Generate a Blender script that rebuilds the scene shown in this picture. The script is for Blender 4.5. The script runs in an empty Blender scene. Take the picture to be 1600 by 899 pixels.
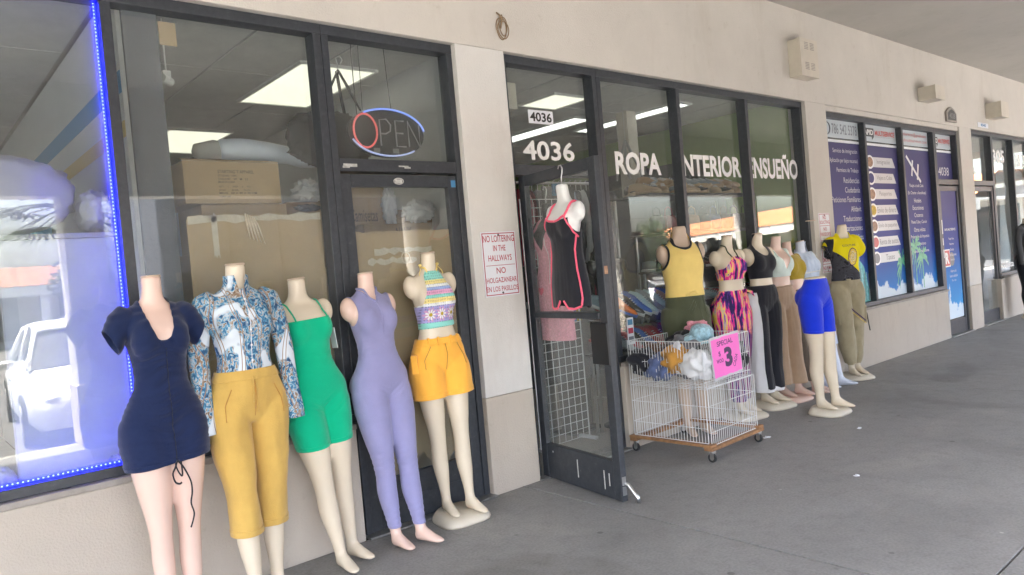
import bpy, bmesh, math, random
import numpy as np
from mathutils import Vector, Matrix, noise
from mathutils.bvhtree import BVHTree
random.seed(7)
R = math.radians
S = bpy.context.scene
COL = S.collection

# ------------------------------------------------------------------ camera
yaw, pitch, roll = 0.70860636, -0.02490634, -0.08768380
cd = bpy.data.cameras.new("camera")
cam = bpy.data.objects.new("camera", cd)
COL.objects.link(cam)
cd.sensor_width = 36.0
cd.lens = 1150.0 / 1600.0 * 36.0
cd.clip_start = 0.05
cd.clip_end = 3000
fw = Vector((math.sin(yaw) * math.cos(pitch), math.cos(yaw) * math.cos(pitch), math.sin(pitch)))
rt = Vector((math.cos(yaw), -math.sin(yaw), 0))
up = rt.cross(fw)
r2 = rt * math.cos(roll) + up * math.sin(roll)
u2 = up * math.cos(roll) - rt * math.sin(roll)
cam.matrix_world = Matrix(((r2.x, u2.x, -fw.x, 0), (r2.y, u2.y, -fw.y, -3.8504), (r2.z, u2.z, -fw.z, 1.5), (0, 0, 0, 1)))
S.camera = cam

# ------------------------------------------------------------------ sky, sun, exposure
SUN_EL, SUN_AZ = R(58), R(205)# the canopy keeps the walkway in open shade
w = bpy.data.worlds.new("World")
S.world = w
w.use_nodes = True
nt = w.node_tree
bg = nt.nodes["Background"]
sky = nt.nodes.new("ShaderNodeTexSky")
sky.sky_type = 'NISHITA'
sky.sun_disc = False
sky.sun_elevation = SUN_EL
sky.sun_rotation = SUN_AZ
sky.dust_density = 6.0
sky.air_density = 1.0
sky.ozone_density = 0.6
nt.links.new(sky.outputs[0], bg.inputs[0])
bg.inputs[1].default_value = 0.15
sd = bpy.data.lights.new("sun", 'SUN')
sd.energy = 3.5
sd.angle = R(0.6)
sd.color = (1.0, 0.95, 0.87)
sun = bpy.data.objects.new("sun", sd)
COL.objects.link(sun)
# towards the sun: high over the lot, so the canopy keeps the walkway in shade
sdir = Vector((-0.40, -0.30, 1.25)).normalized()
sun.rotation_euler = sdir.to_track_quat('Z', 'Y').to_euler()
sky.sun_elevation = math.asin(sdir.z)
sky.sun_rotation = math.atan2(sdir.x, sdir.y)
S.view_settings.view_transform = 'Standard'
S.view_settings.look = 'None'
S.view_settings.exposure = 4.14
S.view_settings.gamma = 1.0
S.cycles.use_denoising = True
S.cycles.max_bounces = 8
S.cycles.diffuse_bounces = 5
S.cycles.glossy_bounces = 4
S.cycles.transparent_max_bounces = 20
S.cycles.caustics_reflective = False
S.cycles.caustics_refractive = False
S.cycles.sample_clamp_indirect = 6.0

# ------------------------------------------------------------------ materials
M = {}
def mat(name, col, rough=0.6, metal=0.0, var=0.0, vscale=6.0, bump=0.0, bscale=60.0, spec=0.5, emit=None, estr=0.0, sheen=0.0, col2=None, detail=6.0):
    m = bpy.data.materials.new(name)
    m.use_nodes = True
    n = m.node_tree
    p = n.nodes["Principled BSDF"]
    p.inputs["Base Color"].default_value = (*col, 1)
    p.inputs["Roughness"].default_value = rough
    p.inputs["Metallic"].default_value = metal
    p.inputs["Specular IOR Level"].default_value = spec
    if sheen:
        p.inputs["Sheen Weight"].default_value = sheen
    if emit:
        p.inputs["Emission Color"].default_value = (*emit, 1)
        p.inputs["Emission Strength"].default_value = estr
    tc = n.nodes.new("ShaderNodeTexCoord")
    if var or col2:
        t = n.nodes.new("ShaderNodeTexNoise")
        t.inputs["Scale"].default_value = vscale
        t.inputs["Detail"].default_value = detail
        t.inputs["Roughness"].default_value = 0.65
        n.links.new(tc.outputs["Object"], t.inputs["Vector"])
        rmp = n.nodes.new("ShaderNodeValToRGB")
        a, b = (tuple(c * (1 - var) for c in col), tuple(min(1, c * (1 + var)) for c in col)) if not col2 else (col, col2)
        rmp.color_ramp.elements[0].color = (*a, 1)
        rmp.color_ramp.elements[1].color = (*b, 1)
        rmp.color_ramp.elements[0].position = 0.32
        rmp.color_ramp.elements[1].position = 0.68
        n.links.new(t.outputs["Fac"], rmp.inputs["Fac"])
        n.links.new(rmp.outputs["Color"], p.inputs["Base Color"])
    if bump:
        t2 = n.nodes.new("ShaderNodeTexNoise")
        t2.inputs["Scale"].default_value = bscale
        t2.inputs["Detail"].default_value = 5
        n.links.new(tc.outputs["Object"], t2.inputs["Vector"])
        bp = n.nodes.new("ShaderNodeBump")
        bp.inputs["Strength"].default_value = bump
        bp.inputs["Distance"].default_value = 0.01
        n.links.new(t2.outputs["Fac"], bp.inputs["Height"])
        n.links.new(bp.outputs["Normal"], p.inputs["Normal"])
    M[name] = m
    return m

def nodes_of(m):
    n = m.node_tree
    return n, n.nodes["Principled BSDF"]

def N(n, typ, **kw):
    o = n.nodes.new(typ)
    for k, v in kw.items():
        if k.startswith("i_"):
            o.inputs[k[2:].replace("_", " ")].default_value = v
        else:
            setattr(o, k, v)
    return o

def ramp(n, stops, interp='LINEAR'):
    r = n.nodes.new("ShaderNodeValToRGB")
    cr = r.color_ramp
    cr.interpolation = interp
    while len(cr.elements) < len(stops):
        cr.elements.new(0.5)
    for e, (p, c) in zip(cr.elements, stops):
        e.position = p
        e.color = (*c, 1)
    return r

# walls
def stucco(name, col, dirt):
    m = mat(name, col, 0.85, bump=0.35, bscale=90, spec=0.25)
    n, p = nodes_of(m)
    tc = N(n, "ShaderNodeTexCoord")
    a = N(n, "ShaderNodeTexNoise", i_Scale=0.9, i_Detail=7.0, i_Roughness=0.7)
    b = N(n, "ShaderNodeTexNoise", i_Scale=7.0, i_Detail=8.0, i_Roughness=0.75)
    n.links.new(tc.outputs["Object"], a.inputs["Vector"]); n.links.new(tc.outputs["Object"], b.inputs["Vector"])
    ra = ramp(n, [(0.3, tuple(c * 0.9 for c in col)), (0.7, tuple(c * 1.04 for c in col))])
    rb = ramp(n, [(0.26, dirt), (0.42, (1, 1, 1))])
    n.links.new(a.outputs["Fac"], ra.inputs["Fac"]); n.links.new(b.outputs["Fac"], rb.inputs["Fac"])
    mx = N(n, "ShaderNodeMixRGB", blend_type='MULTIPLY'); mx.inputs[0].default_value = 0.55
    n.links.new(ra.outputs[0], mx.inputs[1]); n.links.new(rb.outputs[0], mx.inputs[2])
    mp = N(n, "ShaderNodeMapping"); mp.inputs["Scale"].default_value = (2.3, 2.3, 0.5); n.links.new(tc.outputs["Object"], mp.inputs[0])
    st = N(n, "ShaderNodeTexNoise", i_Scale=1.0, i_Detail=7.0, i_Roughness=0.7); n.links.new(mp.outputs[0], st.inputs["Vector"])
    rs = ramp(n, [(0.30, dirt), (0.46, (1, 1, 1))]); n.links.new(st.outputs["Fac"], rs.inputs["Fac"])
    mx3 = N(n, "ShaderNodeMixRGB", blend_type='MULTIPLY'); mx3.inputs[0].default_value = 0.28
    n.links.new(mx.outputs[0], mx3.inputs[1]); n.links.new(rs.outputs[0], mx3.inputs[2])
    n.links.new(mx3.outputs[0], p.inputs["Base Color"])
    return m
stucco("wall_cream", (0.60, 0.565, 0.515), (0.72, 0.68, 0.62))
stucco("wall_tan", (0.50, 0.445, 0.38), (0.66, 0.6, 0.54))
stucco("wall_cream_lightened", (0.67, 0.65, 0.62), (0.75, 0.72, 0.68))  # wall cream lightened, lens flare and skylight put into the pier's colour
stucco("soffit_paint", (0.45, 0.43, 0.395), (0.8, 0.78, 0.75))
mat("reveal_grey", (0.33, 0.30, 0.27), 0.85, var=0.2, bump=0.3)
# concrete
m = mat("concrete", (0.17, 0.165, 0.155), 0.62, bump=0.25, bscale=40, spec=0.4)
n, p = nodes_of(m)
tc = N(n, "ShaderNodeTexCoord")
a = N(n, "ShaderNodeTexNoise", i_Scale=1.1, i_Detail=9.0, i_Roughness=0.68, i_Distortion=0.4)
b = N(n, "ShaderNodeTexNoise", i_Scale=9.0, i_Detail=8.0, i_Roughness=0.7)
c = N(n, "ShaderNodeTexVoronoi", i_Scale=2.2)
for t in (a, b, c):
    n.links.new(tc.outputs["Object"], t.inputs["Vector"])
ra = ramp(n, [(0.3, (0.215, 0.211, 0.205)), (0.5, (0.262, 0.257, 0.248)), (0.72, (0.31, 0.303, 0.291))])
rb = ramp(n, [(0.28, (0.82, 0.81, 0.8)), (0.5, (1, 1, 1)), (0.75, (1.07, 1.06, 1.04))])
rc = ramp(n, [(0.012, (1.7, 1.7, 1.65)), (0.03, (1, 1, 1))])
n.links.new(a.outputs["Fac"], ra.inputs["Fac"]); n.links.new(b.outputs["Fac"], rb.inputs["Fac"]); n.links.new(c.outputs["Distance"], rc.inputs["Fac"])
mx = N(n, "ShaderNodeMixRGB", blend_type='MULTIPLY'); mx.inputs[0].default_value = 1
n.links.new(ra.outputs[0], mx.inputs[1]); n.links.new(rb.outputs[0], mx.inputs[2])
mx2 = N(n, "ShaderNodeMixRGB", blend_type='MULTIPLY'); mx2.inputs[0].default_value = 1
n.links.new(mx.outputs[0], mx2.inputs[1]); n.links.new(rc.outputs[0], mx2.inputs[2])
g1 = N(n, "ShaderNodeTexVoronoi", i_Scale=3.1); g2 = N(n, "ShaderNodeTexNoise", i_Scale=0.55, i_Detail=4.0, i_Distortion=1.2); g3 = N(n, "ShaderNodeTexNoise", i_Scale=70.0, i_Detail=3.0)
for t in (g1, g2, g3): n.links.new(tc.outputs["Object"], t.inputs["Vector"])
rg = ramp(n, [(0.045, (0.6, 0.6, 0.6)), (0.065, (1, 1, 1))]); n.links.new(g1.outputs["Distance"], rg.inputs[0])
rs_ = ramp(n, [(0.36, (0.8, 0.79, 0.78)), (0.46, (1, 1, 1)), (0.62, (1, 1, 1)), (0.68, (1.1, 1.09, 1.07))]); n.links.new(g2.outputs["Fac"], rs_.inputs[0])
rf = ramp(n, [(0.35, (0.86, 0.86, 0.86)), (0.6, (1.04, 1.04, 1.04))]); n.links.new(g3.outputs["Fac"], rf.inputs[0])
lastc = mx2.outputs[0]
for q_ in (rg, rs_, rf):
    mq = N(n, "ShaderNodeMixRGB", blend_type='MULTIPLY'); mq.inputs[0].default_value = 1
    n.links.new(lastc, mq.inputs[1]); n.links.new(q_.outputs[0], mq.inputs[2]); lastc = mq.outputs[0]
n.links.new(lastc, p.inputs["Base Color"])
rr = ramp(n, [(0.35, (0.42,) * 3), (0.65, (0.75,) * 3)])
n.links.new(a.outputs["Fac"], rr.inputs["Fac"]); n.links.new(rr.outputs[0], p.inputs["Roughness"])
mat("joint_dirt", (0.05, 0.048, 0.045), 0.95)
mat("threshold_metal", (0.32, 0.32, 0.31), 0.45, 0.8, var=0.3, vscale=20)
mat("asphalt", (0.12, 0.118, 0.115), 0.9, var=0.25, vscale=3, bump=0.4, bscale=120)
mat("lot_paint", (0.75, 0.75, 0.72), 0.7, var=0.15, vscale=10)
mat("curb_concrete", (0.36, 0.35, 0.33), 0.85, var=0.2, bump=0.3)
mat("grass", (0.05, 0.09, 0.03), 0.9, var=0.4, vscale=2)
# dark anodised frames with scuffs
m = mat("frame_black", (0.02, 0.023, 0.028), 0.42, spec=0.5)
n, p = nodes_of(m)
tc = N(n, "ShaderNodeTexCoord")
a = N(n, "ShaderNodeTexNoise", i_Scale=26.0, i_Detail=9.0, i_Roughness=0.75)
n.links.new(tc.outputs["Object"], a.inputs["Vector"])
ra = ramp(n, [(0.3, (0.024, 0.028, 0.036)), (0.58, (0.042, 0.047, 0.056)), (0.68, (0.06, 0.064, 0.07)), (0.70, (0.24, 0.24, 0.24))])
n.links.new(a.outputs["Fac"], ra.inputs["Fac"]); n.links.new(ra.outputs[0], p.inputs["Base Color"])
mat("scuff_white", (0.5, 0.5, 0.48), 0.8, var=0.3, vscale=40)
mat("steel", (0.6, 0.6, 0.6), 0.3, 1.0)
mat("chrome_lock", (0.45, 0.46, 0.47), 0.35, 0.9)
# glass
def glass_mat(name, tint):
    m = bpy.data.materials.new(name)
    m.use_nodes = True
    n = m.node_tree
    n.nodes.remove(n.nodes["Principled BSDF"])
    out = n.nodes["Material Output"]
    tr = N(n, "ShaderNodeBsdfTransparent"); tr.inputs[0].default_value = (*tint, 1)
    gl = N(n, "ShaderNodeBsdfGlossy"); gl.inputs["Roughness"].default_value = 0.0; gl.inputs[0].default_value = (1, 1, 1, 1)
    geo = N(n, "ShaderNodeNewGeometry")
    dt = N(n, "ShaderNodeVectorMath", operation='DOT_PRODUCT')
    n.links.new(geo.outputs["Normal"], dt.inputs[0]); n.links.new(geo.outputs["Incoming"], dt.inputs[1])
    ab = N(n, "ShaderNodeMath", operation='ABSOLUTE'); n.links.new(dt.outputs["Value"], ab.inputs[0])
    om = N(n, "ShaderNodeMath", operation='SUBTRACT'); om.inputs[0].default_value = 1; n.links.new(ab.outputs[0], om.inputs[1])
    pw = N(n, "ShaderNodeMath", operation='POWER'); n.links.new(om.outputs[0], pw.inputs[0]); pw.inputs[1].default_value = 5
    ma = N(n, "ShaderNodeMath", operation='MULTIPLY_ADD'); n.links.new(pw.outputs[0], ma.inputs[0]); ma.inputs[1].default_value = 0.95; ma.inputs[2].default_value = 0.05
    mx = N(n, "ShaderNodeMixShader")
    n.links.new(ma.outputs[0], mx.inputs[0]); n.links.new(tr.outputs[0], mx.inputs[1]); n.links.new(gl.outputs[0], mx.inputs[2])
    # film of dust, thickened to paint a milky haze over the panes
    df = N(n, "ShaderNodeBsdfDiffuse"); df.inputs[0].default_value = (0.6, 0.6, 0.6, 1)
    tc = N(n, "ShaderNodeTexCoord")
    no = N(n, "ShaderNodeTexNoise", i_Scale=5.0, i_Detail=8.0, i_Roughness=0.75)
    n.links.new(tc.outputs["Object"], no.inputs["Vector"])
    rp = ramp(n, [(0.3, (0.03,) * 3), (0.75, (0.085,) * 3)])
    n.links.new(no.outputs["Fac"], rp.inputs["Fac"])
    mx2 = N(n, "ShaderNodeMixShader")
    n.links.new(rp.outputs[0], mx2.inputs[0]); n.links.new(mx.outputs[0], mx2.inputs[1]); n.links.new(df.outputs[0], mx2.inputs[2])
    n.links.new(mx2.outputs[0], out.inputs[0])
    M[name] = m
    return m
glass_mat("glass", (0.93, 0.96, 0.95))
def plastic_wrap(name, col, a):
    m = mat(name, col, 0.18, bump=0.6, bscale=14)
    nodes_of(m)[1].inputs["Alpha"].default_value = a
    return m
plastic_wrap("wrap_clear", (0.75, 0.77, 0.8), 0.35)
mat("bag_white", (0.46, 0.47, 0.50), 0.3, bump=0.5, bscale=9)
mat("board_white", (0.5, 0.53, 0.57), 0.55, var=0.05)
mat("interior_white", (0.5, 0.51, 0.52), 0.85, var=0.04, vscale=2)
mat("interior_grey", (0.36, 0.36, 0.35), 0.85, var=0.1, vscale=2)
mat("interior_green", (0.24, 0.33, 0.12), 0.8, var=0.06, vscale=2)
mat("interior_olive", (0.10, 0.105, 0.085), 0.8, var=0.1)
mat("interior_dark", (0.10, 0.10, 0.10), 0.85, var=0.2, vscale=3)
mat("stripe_blue", (0.06, 0.22, 0.42), 0.7)
mat("stripe_yellow", (0.52, 0.40, 0.15), 0.7)
mat("panel_teal", (0.06, 0.2, 0.34), 0.6)
mat("tile_ceiling", (0.5, 0.5, 0.48), 0.9, var=0.06, vscale=5, bump=0.3, bscale=150)
mat("tbar", (0.3, 0.3, 0.3), 0.6)
mat("floor_tile", (0.30, 0.28, 0.25), 0.35, var=0.15, vscale=3)
mat("column_slate", (0.075, 0.082, 0.105), 0.6, var=0.15, vscale=10, bump=0.2)
mat("light_diffuser", (0.9, 0.9, 0.85), 0.5, emit=(1.0, 0.95, 0.76), estr=0.075)
mat("light_tube", (0.9, 0.9, 0.9), 0.5, emit=(1.0, 0.98, 0.93), estr=0.16)
mat("white_enamel", (0.7, 0.7, 0.68), 0.4)
mat("led_blue", (0.02, 0.02, 0.5), 0.4, emit=(0.0015, 0.003, 1.0), estr=1.9)
mat("led_core", (0.5, 0.6, 1.0), 0.4, emit=(0.012, 0.02, 1.0), estr=2.2)
mat("neon_blue", (0.25, 0.35, 0.9), 0.3, emit=(0.2, 0.33, 1.0), estr=0.05)
mat("neon_pale", (0.5, 0.55, 0.8), 0.3, emit=(0.42, 0.5, 0.95), estr=0.035)
mat("neon_red", (0.8, 0.15, 0.15), 0.3, emit=(1.0, 0.16, 0.15), estr=0.032)
mat("neon_dead", (0.32, 0.31, 0.32), 0.3)
mat("black_plastic", (0.012, 0.013, 0.015), 0.45)
mat("black_cloth", (0.014, 0.014, 0.016), 0.9, bump=0.4, bscale=50)
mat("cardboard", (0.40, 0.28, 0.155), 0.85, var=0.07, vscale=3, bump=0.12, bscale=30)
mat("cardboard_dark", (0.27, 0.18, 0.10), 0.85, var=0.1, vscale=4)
mat("ink_brown", (0.07, 0.045, 0.03), 0.8)
mat("tape_clear", (0.55, 0.47, 0.36), 0.15, var=0.1, vscale=30, bump=0.5, bscale=40)
mat("vinyl_white", (0.8, 0.8, 0.78), 0.5)
mat("vinyl_black", (0.012, 0.012, 0.012), 0.5)
mat("sign_white", (0.72, 0.74, 0.78), 0.45, var=0.03)
mat("sign_red", (0.42, 0.04, 0.075), 0.5)
mat("sign_black", (0.02, 0.02, 0.02), 0.5)
mat("box_cream", (0.56, 0.51, 0.43), 0.5, var=0.05)
mat("plaque_grey", (0.09, 0.09, 0.085), 0.6, var=0.3, vscale=30)
mat("plaque_letter", (0.2, 0.2, 0.2), 0.5)
mat("wire_white", (0.72, 0.73, 0.74), 0.35)
mat("wood_dolly", (0.30, 0.155, 0.07), 0.7, var=0.35, vscale=14, bump=0.2)
mat("rubber", (0.03, 0.032, 0.035), 0.7)
mat("card_pink", (0.85, 0.16, 0.55), 0.6, var=0.04)
mat("marker_ink", (0.06, 0.02, 0.09), 0.6)
mat("skin_cream", (0.66, 0.575, 0.45), 0.26, var=0.035, vscale=3, spec=0.45)
mat("skin_pink", (0.72, 0.52, 0.44), 0.26, var=0.035, vscale=3, spec=0.45)
mat("skin_tan", (0.52, 0.40, 0.31), 0.4, var=0.04, vscale=3, spec=0.4)
mat("skin_white", (0.74, 0.74, 0.74), 0.3, spec=0.5)
mat("skin_bluewhite", (0.6, 0.66, 0.78), 0.35)
mat("skin_black", (0.018, 0.018, 0.02), 0.3)
mat("base_cream", (0.60, 0.545, 0.445), 0.5, var=0.05)
def fabric(name, col, var=0.06, sc=220, b=0.25, vs=9.0, rough=0.88):
    return mat(name, col, rough, var=var, vscale=vs, bump=b, bscale=sc, spec=0.2, sheen=0.25)
fabric("navy", (0.008, 0.017, 0.062))
fabric("green", (0.0, 0.43, 0.225), 0.04)
fabric("lavender", (0.275, 0.27, 0.47), 0.05)
fabric("mustard", (0.56, 0.36, 0.095), 0.07)
fabric("mustard_dark", (0.42, 0.30, 0.03), 0.06)
fabric("orange", (0.90, 0.45, 0.065), 0.05)
fabric("yellow_soft", (0.80, 0.60, 0.20), 0.04)
fabric("olive", (0.075, 0.085, 0.05), 0.08)
fabric("black_fabric", (0.016, 0.017, 0.024), 0.1)
fabric("white_fabric", (0.7, 0.71, 0.74), 0.03)
fabric("mint_white", (0.66, 0.76, 0.72), 0.05)
fabric("beige", (0.48, 0.345, 0.24), 0.06)
fabric("taupe", (0.15, 0.125, 0.10), 0.08)
fabric("pale_blue", (0.55, 0.64, 0.8), 0.04)
fabric("royal", (0.008, 0.035, 0.62), 0.05)
fabric("khaki", (0.34, 0.295, 0.195), 0.09)
fabric("charcoal", (0.05, 0.052, 0.057), 0.1)
fabric("pink_trim", (0.9, 0.13, 0.22), 0.03)
fabric("pink_lace", (0.72, 0.3, 0.38), 0.25, vs=60)
fabric("yarn_yellow", (0.8, 0.62, 0.2), 0.1)
fabric("yarn_white", (0.78, 0.78, 0.76), 0.05)
fabric("yarn_pink", (0.62, 0.35, 0.55), 0.1)
fabric("gold_print", (0.72, 0.52, 0.12), 0.3, vs=40)
fabric("grey_print", (0.16, 0.16, 0.18), 0.2, vs=30)
fabric("denim_blue", (0.09, 0.12, 0.24), 0.3, vs=16)
fabric("hat_blue", (0.36, 0.56, 0.66), 0.45, vs=28)
fabric("caramel", (0.48, 0.24, 0.05), 0.2)
fabric("brown_cloth", (0.12, 0.07, 0.045), 0.25)
# blue animal/chain print blouse
m = mat("blouse_print", (0.5, 0.6, 0.7), 0.75, spec=0.3)
n, p = nodes_of(m)
tc = N(n, "ShaderNodeTexCoord")
mp = N(n, "ShaderNodeMapping"); mp.inputs["Scale"].default_value = (1, 1, 0.75); n.links.new(tc.outputs["Object"], mp.inputs[0])
a = N(n, "ShaderNodeTexNoise", i_Scale=36.0, i_Detail=3.0, i_Roughness=0.6, i_Distortion=1.6)
b = N(n, "ShaderNodeTexNoise", i_Scale=6.5, i_Detail=2.0, i_Distortion=0.8)
c = N(n, "ShaderNodeTexWave", i_Scale=3.2, i_Distortion=9.0, i_Detail=1.0)
for t in (a, b, c):
    n.links.new(mp.outputs[0], t.inputs["Vector"])
ra = ramp(n, [(0.30, (0.02, 0.035, 0.09)), (0.42, (0.035, 0.13, 0.26)), (0.49, (0.10, 0.30, 0.45)), (0.54, (0.5, 0.56, 0.6)), (0.60, (0.30, 0.21, 0.14)), (0.70, (0.12, 0.08, 0.06))])
rb = ramp(n, [(0.565, (0, 0, 0)), (0.6, (1, 1, 1))])
rc = ramp(n, [(0.88, (0, 0, 0)), (0.90, (1, 1, 1)), (0.95, (1, 1, 1)), (0.97, (0, 0, 0))])
n.links.new(a.outputs["Fac"], ra.inputs[0]); n.links.new(b.outputs["Fac"], rb.inputs[0]); n.links.new(c.outputs["Fac"], rc.inputs[0])
mx = N(n, "ShaderNodeMixRGB"); n.links.new(rb.outputs[0], mx.inputs[0]); n.links.new(ra.outputs[0], mx.inputs[1]); mx.inputs[2].default_value = (0.62, 0.68, 0.74, 1)
mx2 = N(n, "ShaderNodeMixRGB"); n.links.new(rc.outputs[0], mx2.inputs[0]); n.links.new(mx.outputs[0], mx2.inputs[1]); mx2.inputs[2].default_value = (0.3, 0.2, 0.13, 1)
n.links.new(mx2.outputs[0], p.inputs["Base Color"])
# streaky paint print
m = mat("streak_print", (0.3, 0.1, 0.5), 0.8, spec=0.2)
n, p = nodes_of(m)
tc = N(n, "ShaderNodeTexCoord")
mp = N(n, "ShaderNodeMapping"); mp.inputs["Scale"].default_value = (26, 26, 2.6); n.links.new(tc.outputs["Object"], mp.inputs[0])
a = N(n, "ShaderNodeTexNoise", i_Scale=1.0, i_Detail=3.0, i_Roughness=0.6); n.links.new(mp.outputs[0], a.inputs["Vector"])
ra = ramp(n, [(0.28, (0.03, 0.02, 0.09)), (0.40, (0.07, 0.03, 0.2)), (0.46, (0.75, 0.04, 0.28)), (0.53, (0.85, 0.3, 0.32)), (0.57, (0.85, 0.62, 0.08)), (0.61, (0.5, 0.45, 0.5)), (0.65, (0.25, 0.1, 0.4)), (0.72, (0.04, 0.03, 0.12))], 'CONSTANT')
n.links.new(a.outputs["Fac"], ra.inputs[0])
sp = N(n, "ShaderNodeSeparateXYZ"); n.links.new(tc.outputs["Object"], sp.inputs[0])
mb = N(n, "ShaderNodeTexNoise", i_Scale=12.0); n.links.new(tc.outputs["Object"], mb.inputs["Vector"])
ad = N(n, "ShaderNodeMath", operation='MULTIPLY_ADD'); n.links.new(mb.outputs["Fac"], ad.inputs[0]); ad.inputs[1].default_value = 0.35; n.links.new(sp.outputs["Z"], ad.inputs[2])
rz = ramp(n, [(0.0, (0, 0, 0)), (0.50, (0, 0, 0)), (0.52, (1, 1, 1)), (0.875, (1, 1, 1)), (0.885, (0, 0, 0)), (0.96, (0, 0, 0)), (1.0, (0, 0, 0))])
rz = ramp(n, [(0.86, (1, 1, 1)), (0.90, (0, 0, 0))])
n.links.new(ad.outputs[0], rz.inputs[0])
mx = N(n, "ShaderNodeMixRGB"); mx.inputs[2].default_value = (0.05, 0.03, 0.16, 1)
hf = N(n, "ShaderNodeMath", operation='MULTIPLY'); n.links.new(rz.outputs[0], hf.inputs[0]); hf.inputs[1].default_value = 0.75
n.links.new(hf.outputs[0], mx.inputs[0]); n.links.new(ra.outputs[0], mx.inputs[1])
n.links.new(mx.outputs[0], p.inputs["Base Color"])
# crochet stripes by height
m = mat("crochet", (0.5, 0.5, 0.6), 0.95, spec=0.1, sheen=0.3)
n, p = nodes_of(m)
tc = N(n, "ShaderNodeTexCoord"); sp = N(n, "ShaderNodeSeparateXYZ"); n.links.new(tc.outputs["Object"], sp.inputs[0])
mr = N(n, "ShaderNodeMapRange"); mr.inputs[1].default_value = 1.10; mr.inputs[2].default_value = 1.46; n.links.new(sp.outputs["Z"], mr.inputs[0])
teal, lil, wh, yl, pk, bl = (0.25, 0.62, 0.55), (0.38, 0.36, 0.68), (0.75, 0.77, 0.78), (0.76, 0.64, 0.26), (0.7, 0.34, 0.52), (0.3, 0.4, 0.68)
ra = ramp(n, [(0, teal), (0.13, lil), (0.40, wh), (0.45, yl), (0.53, teal), (0.585, pk), (0.66, bl), (0.71, wh), (0.76, yl), (0.83, teal)], 'CONSTANT')
n.links.new(mr.outputs[0], ra.inputs[0])
mp = N(n, "ShaderNodeMapping"); mp.inputs["Scale"].default_value = (1, 0.0, 1); n.links.new(tc.outputs["Object"], mp.inputs[0])
vo = N(n, "ShaderNodeTexVoronoi", i_Scale=62.0, i_Randomness=0.25); n.links.new(mp.outputs[0], vo.inputs["Vector"])
rv = ramp(n, [(0.18, (0.42, 0.40, 0.38)), (0.36, (1, 1, 1))]); n.links.new(vo.outputs["Distance"], rv.inputs[0])
mx = N(n, "ShaderNodeMixRGB", blend_type='MULTIPLY'); mx.inputs[0].default_value = 0.8
n.links.new(ra.outputs[0], mx.inputs[1]); n.links.new(rv.outputs[0], mx.inputs[2]); n.links.new(mx.outputs[0], p.inputs["Base Color"])
bp = N(n, "ShaderNodeBump"); bp.inputs["Strength"].default_value = 0.8; bp.inputs["Distance"].default_value = 0.006
n.links.new(vo.outputs["Distance"], bp.inputs["Height"]); n.links.new(bp.outputs[0], p.inputs["Normal"])
# tee-shirt yellow over black diagonal print
m = mat("tee_print", (0.8, 0.7, 0.02), 0.85, spec=0.15)
n, p = nodes_of(m)
tc = N(n, "ShaderNodeTexCoord"); sp = N(n, "ShaderNodeSeparateXYZ"); n.links.new(tc.outputs["Object"], sp.inputs[0])
# diagonal: black below the line running down to the wearer's left
d1 = N(n, "ShaderNodeMath", operation='MULTIPLY_ADD'); n.links.new(sp.outputs["X"], d1.inputs[0]); d1.inputs[1].default_value = 0.75; n.links.new(sp.outputs["Z"], d1.inputs[2])
st = ramp(n, [(0.0, (1, 1, 1)), (0.5, (0, 0, 0))], 'CONSTANT')
sh = N(n, "ShaderNodeMath", operation='SUBTRACT'); n.links.new(d1.outputs[0], sh.inputs[0]); sh.inputs[1].default_value = 0.665
n.links.new(sh.outputs[0], st.inputs[0])
vo = N(n, "ShaderNodeTexVoronoi", i_Scale=13.0, i_Randomness=0.5); n.links.new(tc.outputs["Object"], vo.inputs["Vector"])
wv = N(n, "ShaderNodeMath", operation='SINE'); ml = N(n, "ShaderNodeMath", operation='MULTIPLY'); n.links.new(vo.outputs["Distance"], ml.inputs[0]); ml.inputs[1].default_value = 42; n.links.new(ml.outputs[0], wv.inputs[0])
rv = ramp(n, [(0.45, (0.018, 0.018, 0.022)), (0.6, (0.13, 0.13, 0.16))]); n.links.new(wv.outputs[0], rv.inputs[0])
mx = N(n, "ShaderNodeMixRGB"); n.links.new(st.outputs[0], mx.inputs[0]); mx.inputs[1].default_value = (0.78, 0.66, 0.015, 1); n.links.new(rv.outputs[0], mx.inputs[2])
n.links.new(mx.outputs[0], p.inputs["Base Color"])
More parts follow.
